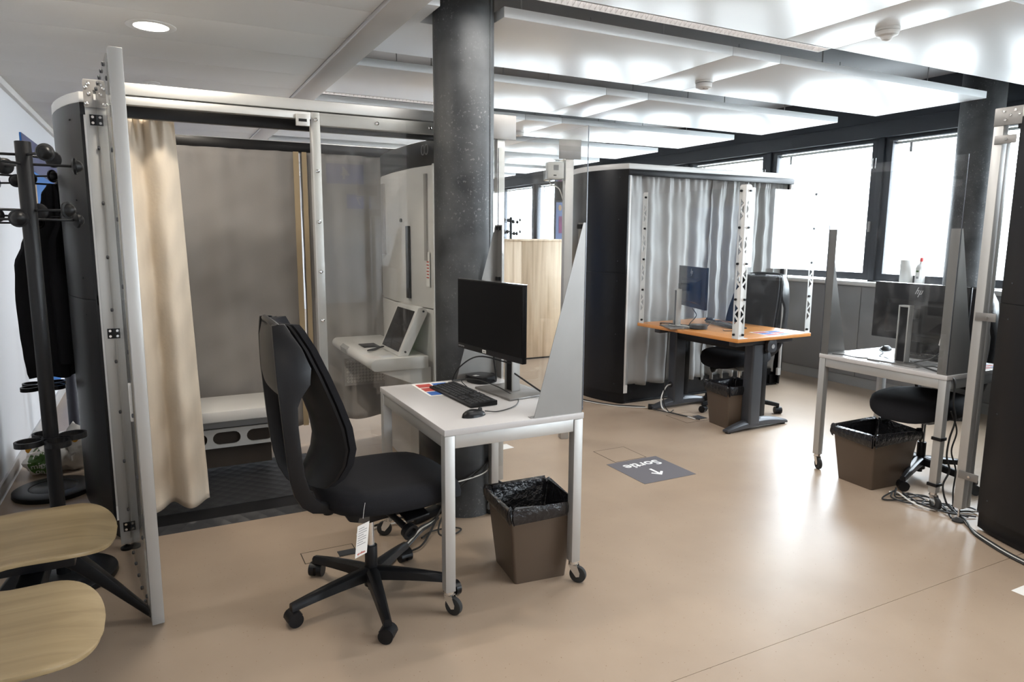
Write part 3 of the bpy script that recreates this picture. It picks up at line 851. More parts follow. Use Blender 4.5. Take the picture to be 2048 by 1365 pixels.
# clear shield: two triangular steel plates and one sheet; local x = 0 sheet plane, plates run towards -x
def shield(label, loc, rotz, dy, h=1.135, tri=.225, th=.765):
    t = thing('clear_shield', label, 'shield', loc, rotz, 'clear desk shields')
    for s in (0, 1):
        y = .002 if s == 0 else dy-.004
        part('triangle_plate', MB().prism([[(0,0),(-tri,0),(-.012,th),(0,th)]], XZ, y, y+.002), 'steel_plate', t)
        yy = (.002, .055) if s == 0 else (dy-.055, dy-.002)
        part('upright_flange', MB().box(-.002, yy[0], 0, 0, yy[1], th), 'steel_plate', t)
        ff = (-.030, .003) if s == 0 else (dy-.003, dy+.030)
        ff = (.003, .030) if s == 0 else (dy-.030, dy-.003)
        part('base_flange', MB().box(-tri-.012, ff[0], 0, -.01, ff[1], .0016), 'steel_plate', t)
        for z in (th-.012, th*.66, th*.33):
            part('clip', MB().box(-.014, yy[0]+.012, z-.012, -.002, yy[1]-.008, z+.006), 'black_plastic', t)
    part('clear_sheet', MB().box(.0005, .004, .01, .0045, dy-.004, h), 'plexiglass_smudged', t)
    for yy in (.0025, dy-.004):
        part('sheet_edge', MB().box(.0005, yy, .01, .0045, yy+.0015, h), 'sheet_edge', t)
    return t
shield('clear sheet shield on two steel triangles behind the black monitor', (1.508, 2.30, .7415), 0, .80)
shield('clear sheet shield on two steel triangles on the desk by the windows', (3.655, 2.89, .7415), PI, .785)

# ================================================================== MONITORS, KEYBOARDS, MICE
def hp_logo(par, x, y, z, h, m='chrome', rot=(PI/2,0,0)):
    """round-less slanted letter mark: four slanted strokes"""
    sl = .42
    mb = MB()
    def stroke(u0, v0, v1, wd):
        a = [(u0+sl*v0, v0), (u0+wd+sl*v0, v0), (u0+wd+sl*v1, v1), (u0+sl*v1, v1)]
        mb.prism([[(p*h, q*h) for p, q in a]], XZ, 0, .0012)
    W = .09
    stroke(-.42, -.22, .55, W)       # h stem
    stroke(-.20, -.22, .22, W)       # h leg
    mb.prism([[(p*h, q*h) for p, q in ((-.33+sl*.2,.16),(-.12+sl*.2,.16),(-.10+sl*.22,.24),(-.31+sl*.22,.24))]], XZ, 0, .0012)
    stroke(.02, -.55, .22, W)        # p stem
    stroke(.24, -.22, .22, W)        # p bowl
    mb.prism([[(p*h, q*h) for p, q in ((.02-sl*.2,-.24),(.30-sl*.2,-.24),(.33-sl*.16,-.16),(.05-sl*.16,-.16))]], XZ, 0, .0012)
    o = part('logo', mb, m, par, smooth=False)
    o.location = (x, y, z)
    return o
def monitor(label, loc, rotz, w, h, zc, tilt=.0, col_x=.10, base=(.22,.30), col_h=.33, base_shift=0):
    """local: screen faces -x, its width along y; stand behind at +x; loc on the desk"""
    t = thing('monitor', label, 'monitor', loc, rotz, 'desk monitors')
    d = .022
    pn = part('panel', MB().box(-d/2, -w/2, zc-h/2, d/2, w/2, zc+h/2), 'black_plastic', t, .003)
    part('screen', MB().box(-d/2-.0012, -w/2+.005, zc-h/2+.026, -d/2, w/2-.005, zc+h/2-.005), 'screen_off', pn)
    part('silver_edge', MB().box(-.004, -w/2-.001, zc+h/2-.001, d/2+.001, w/2+.001, zc+h/2+.0015), 'chrome', pn)
    part('rear_bulge', MB().hexa([(d/2,-w*.36,zc-h*.40),(d/2,w*.36,zc-h*.40),(d/2,w*.36,zc+h*.22),(d/2,-w*.36,zc+h*.22),(d/2+.028,-w*.26,zc-h*.34),(d/2+.028,w*.26,zc-h*.34),(d/2+.028,w*.26,zc+h*.14),(d/2+.028,-w*.26,zc+h*.14)]), 'black_plastic', pn, .003)
    lg = hp_logo(pn, d/2+.0016, 0, zc+h*.36, .052, 'grey_light'); lg.rotation_euler = (0, 0, PI/2)
    bd = MB()
    for i in range(7):
        bd.box(-d/2-.0015, w/2-.016-i*.0075, zc-h/2+.009+.001*(i % 3), -d/2-.0010, w/2-.011-i*.0075, zc-h/2+.016)
    part('bezel_badge', bd, 'grey_print', pn, smooth=False)
    part('bezel_sticker', MB().box(-d/2-.0016, -.035+.05, zc-h/2+.006, -d/2, -.005+.05, zc-h/2+.020), 'paper', pn)
    for i in range(4):
        part('sticker_bar', MB().box(-d/2-.0020, .019+i*.0055, zc-h/2+.009, -d/2-.0016, .0215+i*.0055, zc-h/2+.017), 'black_plastic', pn)
    cb = MB().box(col_x, -.032, .010, col_x+.042, -.025, col_h).box(col_x, .025, .010, col_x+.042, .032, col_h).box(col_x, -.025, col_h-.010, col_x+.042, .025, col_h)
    part('column', cb, 'aluminium', t, .001)
    part('column_core', MB().box(col_x+.008, -.025, .010, col_x+.034, .025, col_h-.010), 'black_plastic', t)
    part('arm', MB().box(d/2+.02, -.03, zc-.03, col_x+.01, .03, zc+.03), 'black_plastic', t, .004)
    part('base', MB().box(col_x+.02-base[0]/2+base_shift, -base[1]/2, 0, col_x+.02+base[0]/2+base_shift, base[1]/2, .010), 'steel_plate', t, .003)
    return t
monitor('black monitor seen from its dark screen side on the white desk', (1.30, 2.745, .741), .115, .545, .33, .348, base=(.22,.30))
mm = monitor('monitor seen from its black back with silver letter mark on the windowside desk', (3.93, 2.46, .741), PI, .56, .335, .285, base=(.20,.30), col_h=.335)
monitor('monitor turned with its back towards the closed booth side on the orange desk', (3.80, 4.235, .737), PI-.33, .54, .325, .325, base=(.20,.24), col_h=.31)

key1 = None
def keyboard(label, loc, rotz):
    """local: long side along y, user at -x"""
    t = thing('keyboard', label, 'keyboard', loc, rotz, 'black keyboards')
    L_, D_ = .435, .128
    part('body', MB().hexa([(-D_/2,-L_/2,0),(D_/2,-L_/2,0),(D_/2,L_/2,0),(-D_/2,L_/2,0),(-D_/2,-L_/2,.010),(D_/2,-L_/2,.021),(D_/2,L_/2,.021),(-D_/2,L_/2,.010)]), 'black_plastic', t, .003)
    kb = MB()
    def k_(u, v, wu=.0165):
        x = -D_/2+.012+v*.0188; z = .010+(x+D_/2)/D_*.011
        y = L_/2-.012-u
        kb.hexa([(x,y-wu,z),(x+.0165,y-wu,z+.0015),(x+.0165,y,z+.0015),(x,y,z),(x+.0015,y-wu+.0015,z+.005),(x+.015,y-wu+.0015,z+.0065),(x+.015,y-.0015,z+.0065),(x+.0015,y-.0015,z+.005)])
    for v in range(6):
        if v == 0:
            for u, wd in ((0,.021),(.024,.021),(.048,.021),(.072,.105),(.180,.021),(.204,.021),(.228,.021)): k_(u, v, wd)
        else:
            for i in range(13): k_(i*.0190, v, .0165)
        for i in range(3):
            if v != 2: k_(.265+i*.0185, v, .016)
        if v < 5:
            for i in range(4): k_(.333+i*.0190, v, .0165)
    part('keys', kb, 'keycap', t, smooth=False, kind='stuff')
    return t
keyboard('black keyboard on the white desk in front of the monitor', (1.175, 2.775, .7415), .05)
keyboard('black keyboard lying behind the monitor on the windowside desk', (4.08, 2.42, .7415), PI)
keyboard('black keyboard on the orange desk behind the perforated post', (4.13, 4.19, .7375), PI-.25)
def mouse(label, loc, rotz):
    t = thing('mouse', label, 'mouse', loc, rotz, 'black mice')
    rings = []
    for i in range(11):
        s = -1+2*i/10; r = math.sqrt(max(0.02, 1-s*s*.985))
        ring = []
        for j in range(16):
            a = 2*PI*j/16
            yy = .031*r*math.cos(a); zz = max(0, .037*r*(.75-.12*s)*math.sin(a)) if math.sin(a) > 0 else 0.0
            ring.append((s*.056, yy, zz+.0))
        rings.append(ring)
    part('body', MB().loft(rings), 'black_plastic', t)
    part('wheel', MB().cyl((.032,-.003,.021),(.032,.003,.021), .009, n=14), 'rubber', t)
    return t
mouse('black mouse at the near edge of the white desk', (1.085, 2.44, .7415), .25)
mouse('black mouse on the windowside desk left of the monitor stand', (4.16, 2.80, .7415), PI+.2)
mouse('black mouse behind the keyboard on the orange desk', (4.25, 4.50, .7375), PI)

def mini_pc(label, loc, rotz):
    t = thing('mini_computer', label, 'computer', loc, rotz)
    part('body', MB().prism([[(.062*math.copysign(abs(math.cos(a))**.75, math.cos(a)), .072*math.copysign(abs(math.sin(a))**.75, math.sin(a))) for a in [2*PI*i/40 for i in range(40)]]], XY, .003, .034), 'black_plastic', t, .005)
    part('foot_ring', MB().cyl((0,0,0),(0,0,.004), .05, n=24), 'rubber', t)
    part('logo_plate', MB().box(-.045, -.01, .0341, -.02, .015, .0345), 'grey_plastic', t)
    return t
mini_pc('small black rounded computer beside the monitor stand on the white desk', (1.385, 3.025, .7415), .3)
mini_pc('small black rounded computer in front of the monitor on the orange desk', (3.78, 4.13, .7375), .9)

def sheet(label, loc, rotz, dx, dy, seed):
    t = thing('colour_sheet', label, 'paper', loc, rotz)
    part('paper', MB().box(0, 0, 0, dx, dy, .0008), 'paper', t)
    cols = ('red_print', 'blue_print')
    n = 0
    for i in range(2):
        for j in range(3):
            part('colour_field', MB().box(.012+i*(dx-.02)/2, .014+j*(dy-.02)/3, .0008, .012+(i+1)*(dx-.02)/2-.010, .014+(j+1)*(dy-.02)/3-.012, .0012), cols[(1, 0, 0, 0, 1, 1)[i*3+j] if seed else (i+j) % 2], t)
    return t
sheet('laminated sheet with red and blue fields under the black keyboard', (1.045, 2.83, .7415), -.02, .185, .27, 1)
sheet('laminated sheet with red and blue stripes on the orange desk', (3.985, 3.60, .7375), -.08, .27, .21, 0)
sheet('laminated sheet with red and blue fields at the far right of the windowside desk', (4.03, 2.115, .7415), .0, .20, .13, 0)

# ================================================================== OFFICE CHAIRS
def office_chair(label, loc, rotz, base_ang):
    t = thing('office_chair', label, 'chair', loc, rotz, 'black office chairs')
    base = part('base', MB().cyl((0,0,.055),(0,0,.135), .030, n=20).cyl((0,0,.035),(0,0,.06), .016, n=14), 'black_plastic', t, .004)
    rings = []
    for i in range(6):
        s = i/5; x = .02+s*.315; hw = .028-.012*s; zt = .135-.030*s-.018*s*s; th = .048-.020*s
        rings.append([(x,-hw,zt-th),(x,hw,zt-th),(x,hw*.9,zt-.008),(x,hw*.45,zt),(x,-hw*.45,zt),(x,-hw*.9,zt-.008)])
    leg = meshm(MB().loft(rings), 'base_leg', 'black_plastic', .0)
    cw = MB().cyl((0,0,.050),(0,0,.082), .007, n=10)
    for s in (-1, 1):
        cw.cyl((0,s*.006,.028),(0,s*.028,.028), .028, n=22)
    cw.add(*hood())
    cst = meshm(cw, 'caster', 'black_plastic')
    for i in range(5):
        a = base_ang+2*PI*i/5
        shared('base_leg', leg, base, (0,0,0), (0,0,a))
        shared('caster', cst, base, (.325*math.cos(a), .325*math.sin(a), 0), (0,0,a+.9+i*1.1))
    part('gas_sleeve', MB().cyl((0,0,.10),(0,0,.225), .025, n=20), 'black_plastic', t, .002)
    part('gas_column', MB().cyl((0,0,.225),(0,0,.37), .0145, n=18), 'chrome', t)
    mech = part('mechanism', MB().prism([[(-.12,.40),(-.10,.365),(-.03,.345),(.10,.36),(.17,.395),(.17,.43),(-.12,.43)]], XZ, -.075, .075), 'black_plastic', t, .008)
    part('tension_knob', MB().lathe([(.016,0),(.012,.05),(.013,.11),(.030,.125),(.033,.150),(.022,.152),(.018,.140),(0,.140)], (.05,-.07,.385), 22, Matrix.Rotation(PI/2+.35, 3, 'X') @ Matrix.Rotation(.35, 3, 'Y')), 'black_plastic', mech)
    part('seat_lever', MB().hexa([(.08,-.22,.385),(.17,-.22,.40),(.17,-.07,.40),(.08,-.07,.385),(.08,-.22,.395),(.17,-.22,.41),(.17,-.07,.41),(.08,-.07,.395)]), 'black_plastic', mech, .003)
    # seat cushion
    rings = []
    N = 40
    for k, (sc_, z) in enumerate(((.80,.432),(.93,.438),(.99,.458),(1.0,.480),(.97,.505),(.90,.520),(.72,.524),(.40,.518),(.05,.515))):
        ring = []
        for j in range(N):
            a = 2*PI*j/N
            ca, sa = math.cos(a), math.sin(a)
            x = .075+.285*math.copysign(abs(ca)**.72, ca)*sc_
            y_ = (.245-.012*ca)*math.copysign(abs(sa)**.72, sa)*sc_
            zz = z
            if x > .20: zz -= (x-.20)**2*2.1*(1 if z > .45 else .5)
            zz += .05*(y_*y_)*2*(1 if z > .5 else 0)
            if x < -.12 and z > .47: zz += (-.12-x)*.10
            ring.append((x, y_, zz))
        rings.append(ring)
    part('seat', MB().loft(rings), 'black_fabric', t)
    part('seat_pan', MB().prism([[(.07+.22*math.copysign(abs(math.cos(a))**.7, math.cos(a)), .19*math.copysign(abs(math.sin(a))**.7, math.sin(a))) for a in [2*PI*i/32 for i in range(32)]]], XY, .418, .440), 'black_plastic', t, .004)
    # back: pad profile (x of pad centre, z, half width)
    prof = [(-.338,1.145,.150),(-.325,1.125,.175),(-.290,1.06,.196),(-.252,.97,.212),(-.214,.87,.224),(-.184,.78,.230),(-.172,.70,.228),(-.182,.64,.218),(-.208,.585,.196),(-.240,.550,.165)]
    def padsurf(off, wadd, name, m, thick):
        fr = []
        M_ = 14
        for x, z, hw in prof:
            fr.append([(x+off+.058*((j/M_*2-1)**2), (j/M_*2-1)*(hw+wadd), z) for j in range(M_+1)])
        bk = [[(p[0]-thick*(1-.35*abs(q/M_*2-1)**3), p[1]*.985, p[2]) for q, p in enumerate(r)] for r in fr]
        mb = MB(); rings_ = [f+b[::-1] for f, b in zip(fr, bk)]
        mb.loft(rings_)
        return part(name, mb, m, t)
    padsurf(.012, -.006, 'back_cushion', 'black_fabric', .034)
    padsurf(-.020, .004, 'back_shell', 'black_plastic', .014)
    # side ribs of the back carrier with the open teardrop between rib and pad
    sta = [((-.362,1.150),(-.318,1.150)),((-.364,1.08),(-.272,1.07)),((-.362,1.00),(-.246,1.00)),((-.360,.945),(-.252,.945)),((-.357,.915),(-.282,.905)),((-.354,.87),(-.297,.87)),((-.349,.80),(-.297,.80)),((-.341,.70),(-.289,.70)),((-.331,.61),(-.279,.615)),((-.316,.545),(-.262,.560)),((-.290,.495),(-.240,.520)),((-.250,.460),(-.215,.495)),((-.18,.436),(-.17,.470)),((-.09,.425),(-.09,.455)),((.00,.420),(.00,.445))]
    ys = [.150,.186,.200,.206,.208,.210,.210,.206,.196,.182,.166,.148,.118,.090,.060]
    for s in (-1, 1):
        rings_ = []
        for ((xa,za),(xb,zb)), yy in zip(sta, ys):
            o_, i_ = s*(yy+.012), s*(yy-.012)
            rings_.append([(xa,o_,za),(xb,o_,zb),(xb,i_,zb),(xa,i_,za)])
        part('back_rib', MB().loft(rings_), 'black_plastic', t, .004)
    cv = []
    for (xa, za), hy in (((-.350,1.150),.150),((-.361,1.08),.186),((-.360,1.00),.200),((-.358,.945),.206),((-.352,.915),.206)):
        cv.append([(xa-.012*(1-(2*j/10-1)**2), (2*j/10-1)*hy, za) for j in range(11)]+[(xa+.006-.012*(1-(2*j/10-1)**2), (2*j/10-1)*hy, za) for j in range(10, -1, -1)])
    part('back_cover', MB().loft(cv), 'black_plastic', t)
    part('back_top_bar', MB().tube(spline([(-.342,-.160,1.140),(-.352,-.08,1.150),(-.356,0,1.152),(-.352,.08,1.150),(-.342,.160,1.140)], 5), .012, 8), 'black_plastic', t)
    return t
def hood():
    m = MB().prism([[(-.030,.030)] + [(.031*math.cos(a), .028+.031*math.sin(a)) for a in [PI-PI*.8*i/8 for i in range(9)]] + [(0,.03)]], XZ, -.027, .027)
    return m.v, m.f
ch = office_chair('black office chair with paper tag pulled up to the white desk', (.69, 2.568, 0), 0, math.radians(48))
dup(ch, (4.32, 4.20, 0), PI+.22, 'black office chair behind the orange desk')
c3 = dup(ch, (4.10, 2.47, 0), PI+.15, 'black office chair at the desk by the windows')
[c for c in c3.children if c.name.startswith('base')][0].rotation_euler = (0, 0, .58)
tg = thing('hang_tag', 'white paper tag with red print hanging from the nearest office chair', 'tag', (.595, 2.31, .43), -.15)
part('card', MB().prism([[(-.020,-.006),(.022,.010),(.010,-.108),(-.032,-.126)]], XZ, -.0006, .0006), 'paper', tg)
part('sleeve', MB().prism([[(-.021,-.005),(.023,.012),(.022,.026),(-.012,.024)]], XZ, -.001, .001), 'plexiglass', tg)
part('string', MB().tube([(0,0,.022),(.004,.004,.05),(.010,.012,.075)], .0008, 5), 'cable_white', tg)
for i in range(8):
    w_ = .030 if i % 3 else .020
    part('text_line', MB().prism([[(-.016-i*.0011,-.016-i*.0088),(-.016-i*.0011+w_,-.016+.37*w_-i*.0088),(-.016-i*.0011+w_,-.0182+.37*w_-i*.0088),(-.016-i*.0011,-.0182-i*.0088)]], XZ, -.0010, -.0006), 'grey_print', tg)
lg = link('lettering', text_mesh('giroflex', .010, .0002, .0002), 'red_logo', tg); lg.location = (-.010, -.001, -.106); lg.rotation_euler = (PI/2, -.38, 0)

# ================================================================== WASTE BINS
def waste_bin(label, lab2, corners, h, seed, col='bin_brown'):
    """corners: bottom centre x,y, rotation; square tapered bin with bag"""
    x, y, rot, bw, bd = corners
    t = thing('waste_bin', label, 'bin', (x, y, 0), rot, 'brown waste bins')
    tw, td = bw*1.28, bd*1.24
    def ring(f, z, ins=0):
        a, b = (bw+(tw-bw)*f)/2-ins, (bd+(td-bd)*f)/2-ins
        return [(px, py, z) for px, py in rrect(-a, -b, a, b, .012, 3)]
    part('body', MB().loft([ring(0,0),ring(1,h),ring(1,h,.004),ring(.05,.01,.004)], True), col, t)
    part('rim', MB().loft([ring(.97,h-.018,-.004),ring(1,h,-.008),ring(1,h+.004,-.004),ring(1,h,.003)], False), col, t)
    part('label_patch', MB().box(-bw/2-.012, -.03, h*.45, -bw/2-.0105, .03, h*.72), 'bin_brown', t)
    r = random.Random(seed)
    bagm = MB()
    n = 40
    def bag_ring(f, z, off, j):
        a, b = (bw+(tw-bw)*f)/2+off, (bd+(td-bd)*f)/2+off
        base = rrect(-a, -b, a, b, .02, 9)
        out = []
        for i, (px, py) in enumerate(base):
            k = 1+.018*math.sin(i*1.9+seed+j*.7)+.010*math.sin(i*3.7+seed*2)+r.uniform(-.008,.008)
            out.append((px*k, py*k, z+.008*math.sin(i*.9+seed+j)+.006*r.uniform(-1,1)))
        return out
    rings = [bag_ring(.80,h-.055,.010,0), bag_ring(.88,h-.030,.016,1), bag_ring(.97,h-.006,.014,1), bag_ring(1,h+.012,.008,2), bag_ring(1,h+.010,-.008,3), bag_ring(.85,h-.05,-.014,4), bag_ring(.6,h-.13,-.022,5), bag_ring(.4,h-.20,-.03,6), bag_ring(.2,.03,-.03,7)]
    bagm.loft(rings, False)
    nb = len(rings[-1]); o_ = len(bagm.v)-nb
    bagm.f.append(tuple(range(o_, o_+nb)))
    bo = solo('bin_liner', bagm, 'bin_bag', lab2, 'bin bag', (x, y, 0), rot, 'black bin liners')
    return t
waste_bin('brown waste bin under the near white desk', 'black plastic liner folded over the bin under the near white desk', (1.383, 2.505, -.10, .235, .24), .335, 1)
waste_bin('brown waste bin in front of the windowside desk', 'black plastic liner in the bin in front of the windowside desk', (3.775, 2.555, -.06, .30, .235), .325, 2)
waste_bin('brown waste bin under the orange desk', 'black plastic liner in the bin under the orange desk', (3.93, 3.885, -.10, .225, .23), .325, 3)

# ================================================================== ORANGE DESK WITH PERFORATED SCREEN POSTS
od = thing('height_desk', 'orange wood desk on grey legs with screen posts', 'desk', (3.635, 3.559, 0), .042)
part('desktop', MB().box(0, 0, .710, .79, 1.10, .737), 'orange_desk', od, .003)
for yy in (.14, .96):
    lgp = part('leg_column', MB().prism([rrect(.275, yy-.045, .395, yy+.045, .018)], XY, .05, .66), 'dark_steel', od)
    part('leg_inner', MB().box(.395, yy-.036, .10, .45, yy+.036, .66), 'black_plastic', od, .006)
    ft = []
    for i in range(13):
        s = i/12; x = .075+s*.66; z = .032+.055*math.sin(PI*s)**.9; hw = .028+.012*math.sin(PI*s)
        ft.append([(x,yy-hw,max(.010, z*.35-.004)),(x,yy+hw,max(.010, z*.35-.004)),(x,yy+hw,z*.75),(x,yy+hw*.5,z),(x,yy-hw*.5,z),(x,yy-hw,z*.75)])
    part('foot', MB().loft(ft), 'dark_steel', od, .003)
    for x in (.105, .705):
        part('foot_pad', MB().cyl((x,yy,0),(x,yy,.012), .022, n=16), 'black_plastic', od)
    part('top_bearer', MB().box(.10, yy-.035, .66, .72, yy+.035, .709), 'dark_steel', od, .006)
ck = part('crank_hub', MB().prism([rrect(.40, .60, .50, .695, .03)], lambda u, v, w: (u, w, v), .070, .10), 'dark_steel', od, .004)
part('crank_socket', MB().cyl((.455,.066,.645),(.455,.072,.645), .017, n=18), 'grey_plastic', ck)
part('crossbar', MB().box(.29, .18, .60, .38, .92, .655), 'black_plastic', od, .004)
part('cable_port', MB().cyl((.272,.96,.20),(.277,.96,.20), .025, n=18), 'black_gloss', od)

ps = thing('perforated_shield', 'clear corner shield on perforated white metal posts on the orange desk', 'shield', (3.635, 3.559, .7375), .042)
PH, PWD = 1.08, .058
def tri_holes():
    out = []; n = []
    for g in range(4):
        z0 = .10+g*.245
        for i, (a, up) in enumerate(((0,0),(1,1),(2,0))):
            zz = z0+i*.045
            if up: out.append([(.012,zz+.001),(.012,zz+.062),(.043,zz+.031)])
            else: out.append([(.046,zz),(.046,zz+.060),(.016,zz+.030)])
    ok = []
    for h_ in out: ok.append(h_)
    return ok
def post_plate(fn, name='post_plate'):
    lo = [(0,0),(PWD,0),(PWD,PH-.012),(PWD-.012,PH),(0,PH)]
    return part(name, MB().prism([lo]+[h_[::-1] for h_ in tri_holes()], fn, 0, .002), 'white_plastic', ps)
post_plate(lambda u, v, w: (.004+w, .004+u, v))                  # corner, on the x side
post_plate(lambda u, v, w: (.004+u, .004+w, v))                  # corner, on the y side
post_plate(lambda u, v, w: (.004+w, 1.085-PWD+u, v))             # far end
post_plate(lambda u, v, w: (.775-u, .004+w, v))                  # right end
stud = meshm(MB().cyl((0,0,-.012),(0,0,.012), .0085, n=12), 'stud', 'black_plastic')
for k in range(5):
    z = .03+k*.252
    for loc_, rot_ in (((.004,.042,z),(0,PI/2,0)), ((.042,.004,z),(PI/2,0,0)), ((.004,1.045,z),(0,PI/2,0)), ((.735,.004,z),(PI/2,0,0))):
        shared('stud', stud, ps, loc_, rot_)
part('clear_sheet', MB().box(-.004, .03, .03, .000, 1.075, PH-.02), 'plexiglass', ps)
part('clear_sheet', MB().box(.03, -.004, .03, .765, .000, PH-.02), 'plexiglass', ps)
for u in (.09, .70):
    part('base_flange', MB().box(.004, u-.05 if False else .0, 0, .10, .05, .002) if u < .1 else MB().box(.68, 0, 0, .775, .05, .002), 'white_plastic', ps)
part('sheet_holder', MB().box(-.008, .55, 0, .012, .556, .045), 'plexiglass', ps)
part('sheet_holder', MB().box(-.008, .98, 0, .012, .986, .045), 'plexiglass', ps)

# ================================================================== COAT RACKS, COAT, BAG, TUBE
def coat_rack(label, loc, rotz):
    t = thing('coat_rack', label, 'coat rack', loc, rotz, 'black coat racks')
    part('base', MB().lathe([(0,.0),(.195,.0),(.200,.008),(.198,.026),(.186,.032),(.122,.034),(.118,.030),(.112,.034),(0,.036)], n=48), 'black_plastic', t)
    part('pole', MB().cyl((0,0,.03),(0,0,1.80), .0275, n=28), 'black_plastic', t, .002)
    kn = MB().lathe([(0,-.012),(.018,-.012),(.032,-.004),(.033,.004),(.026,.006),(.022,.016),(.012,.026),(0,.029)], n=24, M=Matrix.Rotation(PI/2, 3, 'Y'))
    am = meshm(MB().cyl((.02,0,0),(.165,0,0), .0052, n=10), 'hook_arm', 'black_plastic')
    km = meshm(kn, 'hook_knob', 'black_plastic')
    for z, off in ((1.715, .12), (1.505, .55)):
        for i in range(6):
            a = off+PI/3*i; zz = z+(.035 if i % 2 else 0)
            h = shared('hook_arm', am, t, (0,0,zz), (0,0,a))
            shared('hook_knob', km, h, (.165,0,0))
    rg = MB()
    def loop(cx, cyy, rx, ry, z, ang):
        pts = []
        for i in range(25):
            a = 2*PI*i/24; x, y_ = rx*math.cos(a), ry*math.sin(a)
            pts.append((cx+x*math.cos(ang)-y_*math.sin(ang), cyy+x*math.sin(ang)+y_*math.cos(ang)))
        n = len(pts)-1; vs = []; fs = []
        for i in range(n):
            x, y_ = pts[i]; dx, dy = x-cx, y_-cyy; L_ = math.hypot(dx, dy); k2 = (L_-.009)/L_
            for f, z_ in ((1,z-.011),(1,z+.011),(k2,z+.011),(k2,z-.011)): vs.append((cx+dx*f, cyy+dy*f, z_))
        for i in range(n):
            j = (i+1) % n
            for q in range(4): fs.append((i*4+q, j*4+q, j*4+(q+1) % 4, i*4+(q+1) % 4))
        rg.add(vs, fs)
    for i in range(4):
        a = PI/2*i+.5
        loop(.078*math.cos(a), .078*math.sin(a), .052, .046, .615, a)
    rg.cyl((0,0,.603),(0,0,.627), .036, n=20)
    part('umbrella_ring', rg, 'black_plastic', t, smooth=False)
    return t
cr = coat_rack('front black coat rack with umbrella ring at the left edge', (-.433, 3.285, 0), -.1)
dup(cr, (-.604, 4.50, 0), .35, 'black coat rack with a dark coat, nearer the white wall')
dup(cr, (5.75, 11.26, 0), .2, 'small far black coat rack in front of the far windows')
ct = MB()
rings = []
CT = ((1.715,-.485,4.53,.022,.02),(1.66,-.49,4.53,.045,.035),(1.52,-.50,4.53,.060,.05),(1.40,-.55,4.52,.090,.07),(1.28,-.57,4.52,.112,.085),(1.1,-.575,4.52,.116,.09),(.92,-.57,4.52,.116,.09),(.80,-.565,4.51,.112,.085),(.705,-.56,4.51,.108,.08),(.67,-.555,4.51,.106,.078))
for i, (z, cx_, cyy, a, b) in enumerate([tuple(CT[q][m]+(CT[q+1][m]-CT[q][m])*(f*f*(3-2*f)) if m else CT[q][0]+(CT[q+1][0]-CT[q][0])*f for m in range(5)) for q in range(len(CT)-1) for f in (0, .25, .5, .75)]+[CT[-1]]):
    i = i/4
    ring = []
    for j in range(44):
        t_ = 2*PI*j/44; k = 1+.09*math.sin(7*t_+i*.25)+.05*math.sin(12*t_-i*.4)
        ring.append((cx_+a*k*math.cos(t_), cyy+b*k*math.sin(t_), z+.010*math.sin(3*t_+1)*(1 if z < .75 else .3)))
    rings.append(ring)
ct.loft(rings)
co = thing('hanging_coat', 'black coat hanging on the rear coat rack', 'coat', (0,0,0))
part('body', ct, 'black_fabric', co)
slv = []
for i, (x, yy, z, r) in enumerate(((-.50,4.50,1.36,.030),(-.485,4.46,1.20,.042),(-.478,4.45,1.0,.044),(-.476,4.45,.85,.040),(-.48,4.45,.74,.036))):
    slv.append((x, yy, z, r))
part('sleeve', MB().tube(spline([s[:3] for s in slv], 5), [slv[min(int(i/5), 4)][3] for i in range(21)], 14), 'black_fabric', co)

bgm = MB()
N1, N2 = 40, 22
def bagpt(u, v):
    th, ph = 2*PI*u, PI*v
    x, y_, z = math.sin(ph)*math.cos(th), math.sin(ph)*math.sin(th), math.cos(ph)
    k = 1+.13*math.sin(3*x+5*y_+1)+.09*math.sin(9*x-4*z+2)*math.cos(7*y_)+.05*math.sin(16*x+11*y_+9*z)
    return (.18*k*x, .13*k*y_, max(.0, .105+.135*k*z*(1.15 if x > .3 else .85) + (.05*x)))
bgm.grid(bagpt, N1, N2)
BX, BY = -.62, 4.93
bag = thing('shopping_bag', 'crumpled white plastic shopping bag with green print on the floor', 'bag', (BX, BY, 0))
bm_ = bgm.mesh('bag_body'); link('bag_body', bm_, 'bag_white', bag)
bvh = BVHTree.FromPolygons([v.co.copy() for v in bm_.vertices], [tuple(p.vertices) for p in bm_.polygons])
def on_bag(name, pts2, faces, m, off):
    vs = []
    for x, z in pts2:
        hit = bvh.ray_cast(Vector((x, -1, z)), Vector((0, 1, 0)))
        p = hit[0] if hit[0] else Vector((x, -.10, z))
        vs.append((x, p.y-off, z))
    me = bpy.data.meshes.new(name); me.from_pydata(vs, [], faces); link(name, me, m, bag)
def disc(cx, cz, rx, rz, n=26, rings_=5):
    pts = [(cx, cz)]; fs = []
    for k in range(1, rings_+1):
        for i in range(n):
            a = 2*PI*i/n; pts.append((cx+rx*k/rings_*math.cos(a), cz+rz*k/rings_*math.sin(a)))
    for i in range(n): fs.append((0, 1+i, 1+(i+1) % n))
    for k in range(1, rings_):
        for i in range(n):
            j = (i+1) % n; o_ = 1+(k-1)*n
            fs.append((o_+i, o_+n+i, o_+n+j, o_+j))
    return pts, fs
on_bag('green_print', *disc(-.085, .085, .062, .072), 'bag_green', .004)
on_bag('yellow_print', *disc(-.135, .175, .016, .022, 16, 3), 'bag_yellow', .004)
on_bag('yellow_print', *disc(.10, .21, .020, .025, 16, 3), 'bag_yellow', .004)
for tx, zz in (('miet', .075), ('on', .035)):
    tm = text_mesh(tx, .052, .0003, .001)
    on_bag('lettering', [(v.co.x-.085, v.co.y+zz+.15*v.co.x) for v in tm.vertices], [tuple(p.vertices) for p in tm.polygons], 'paper', .0055)
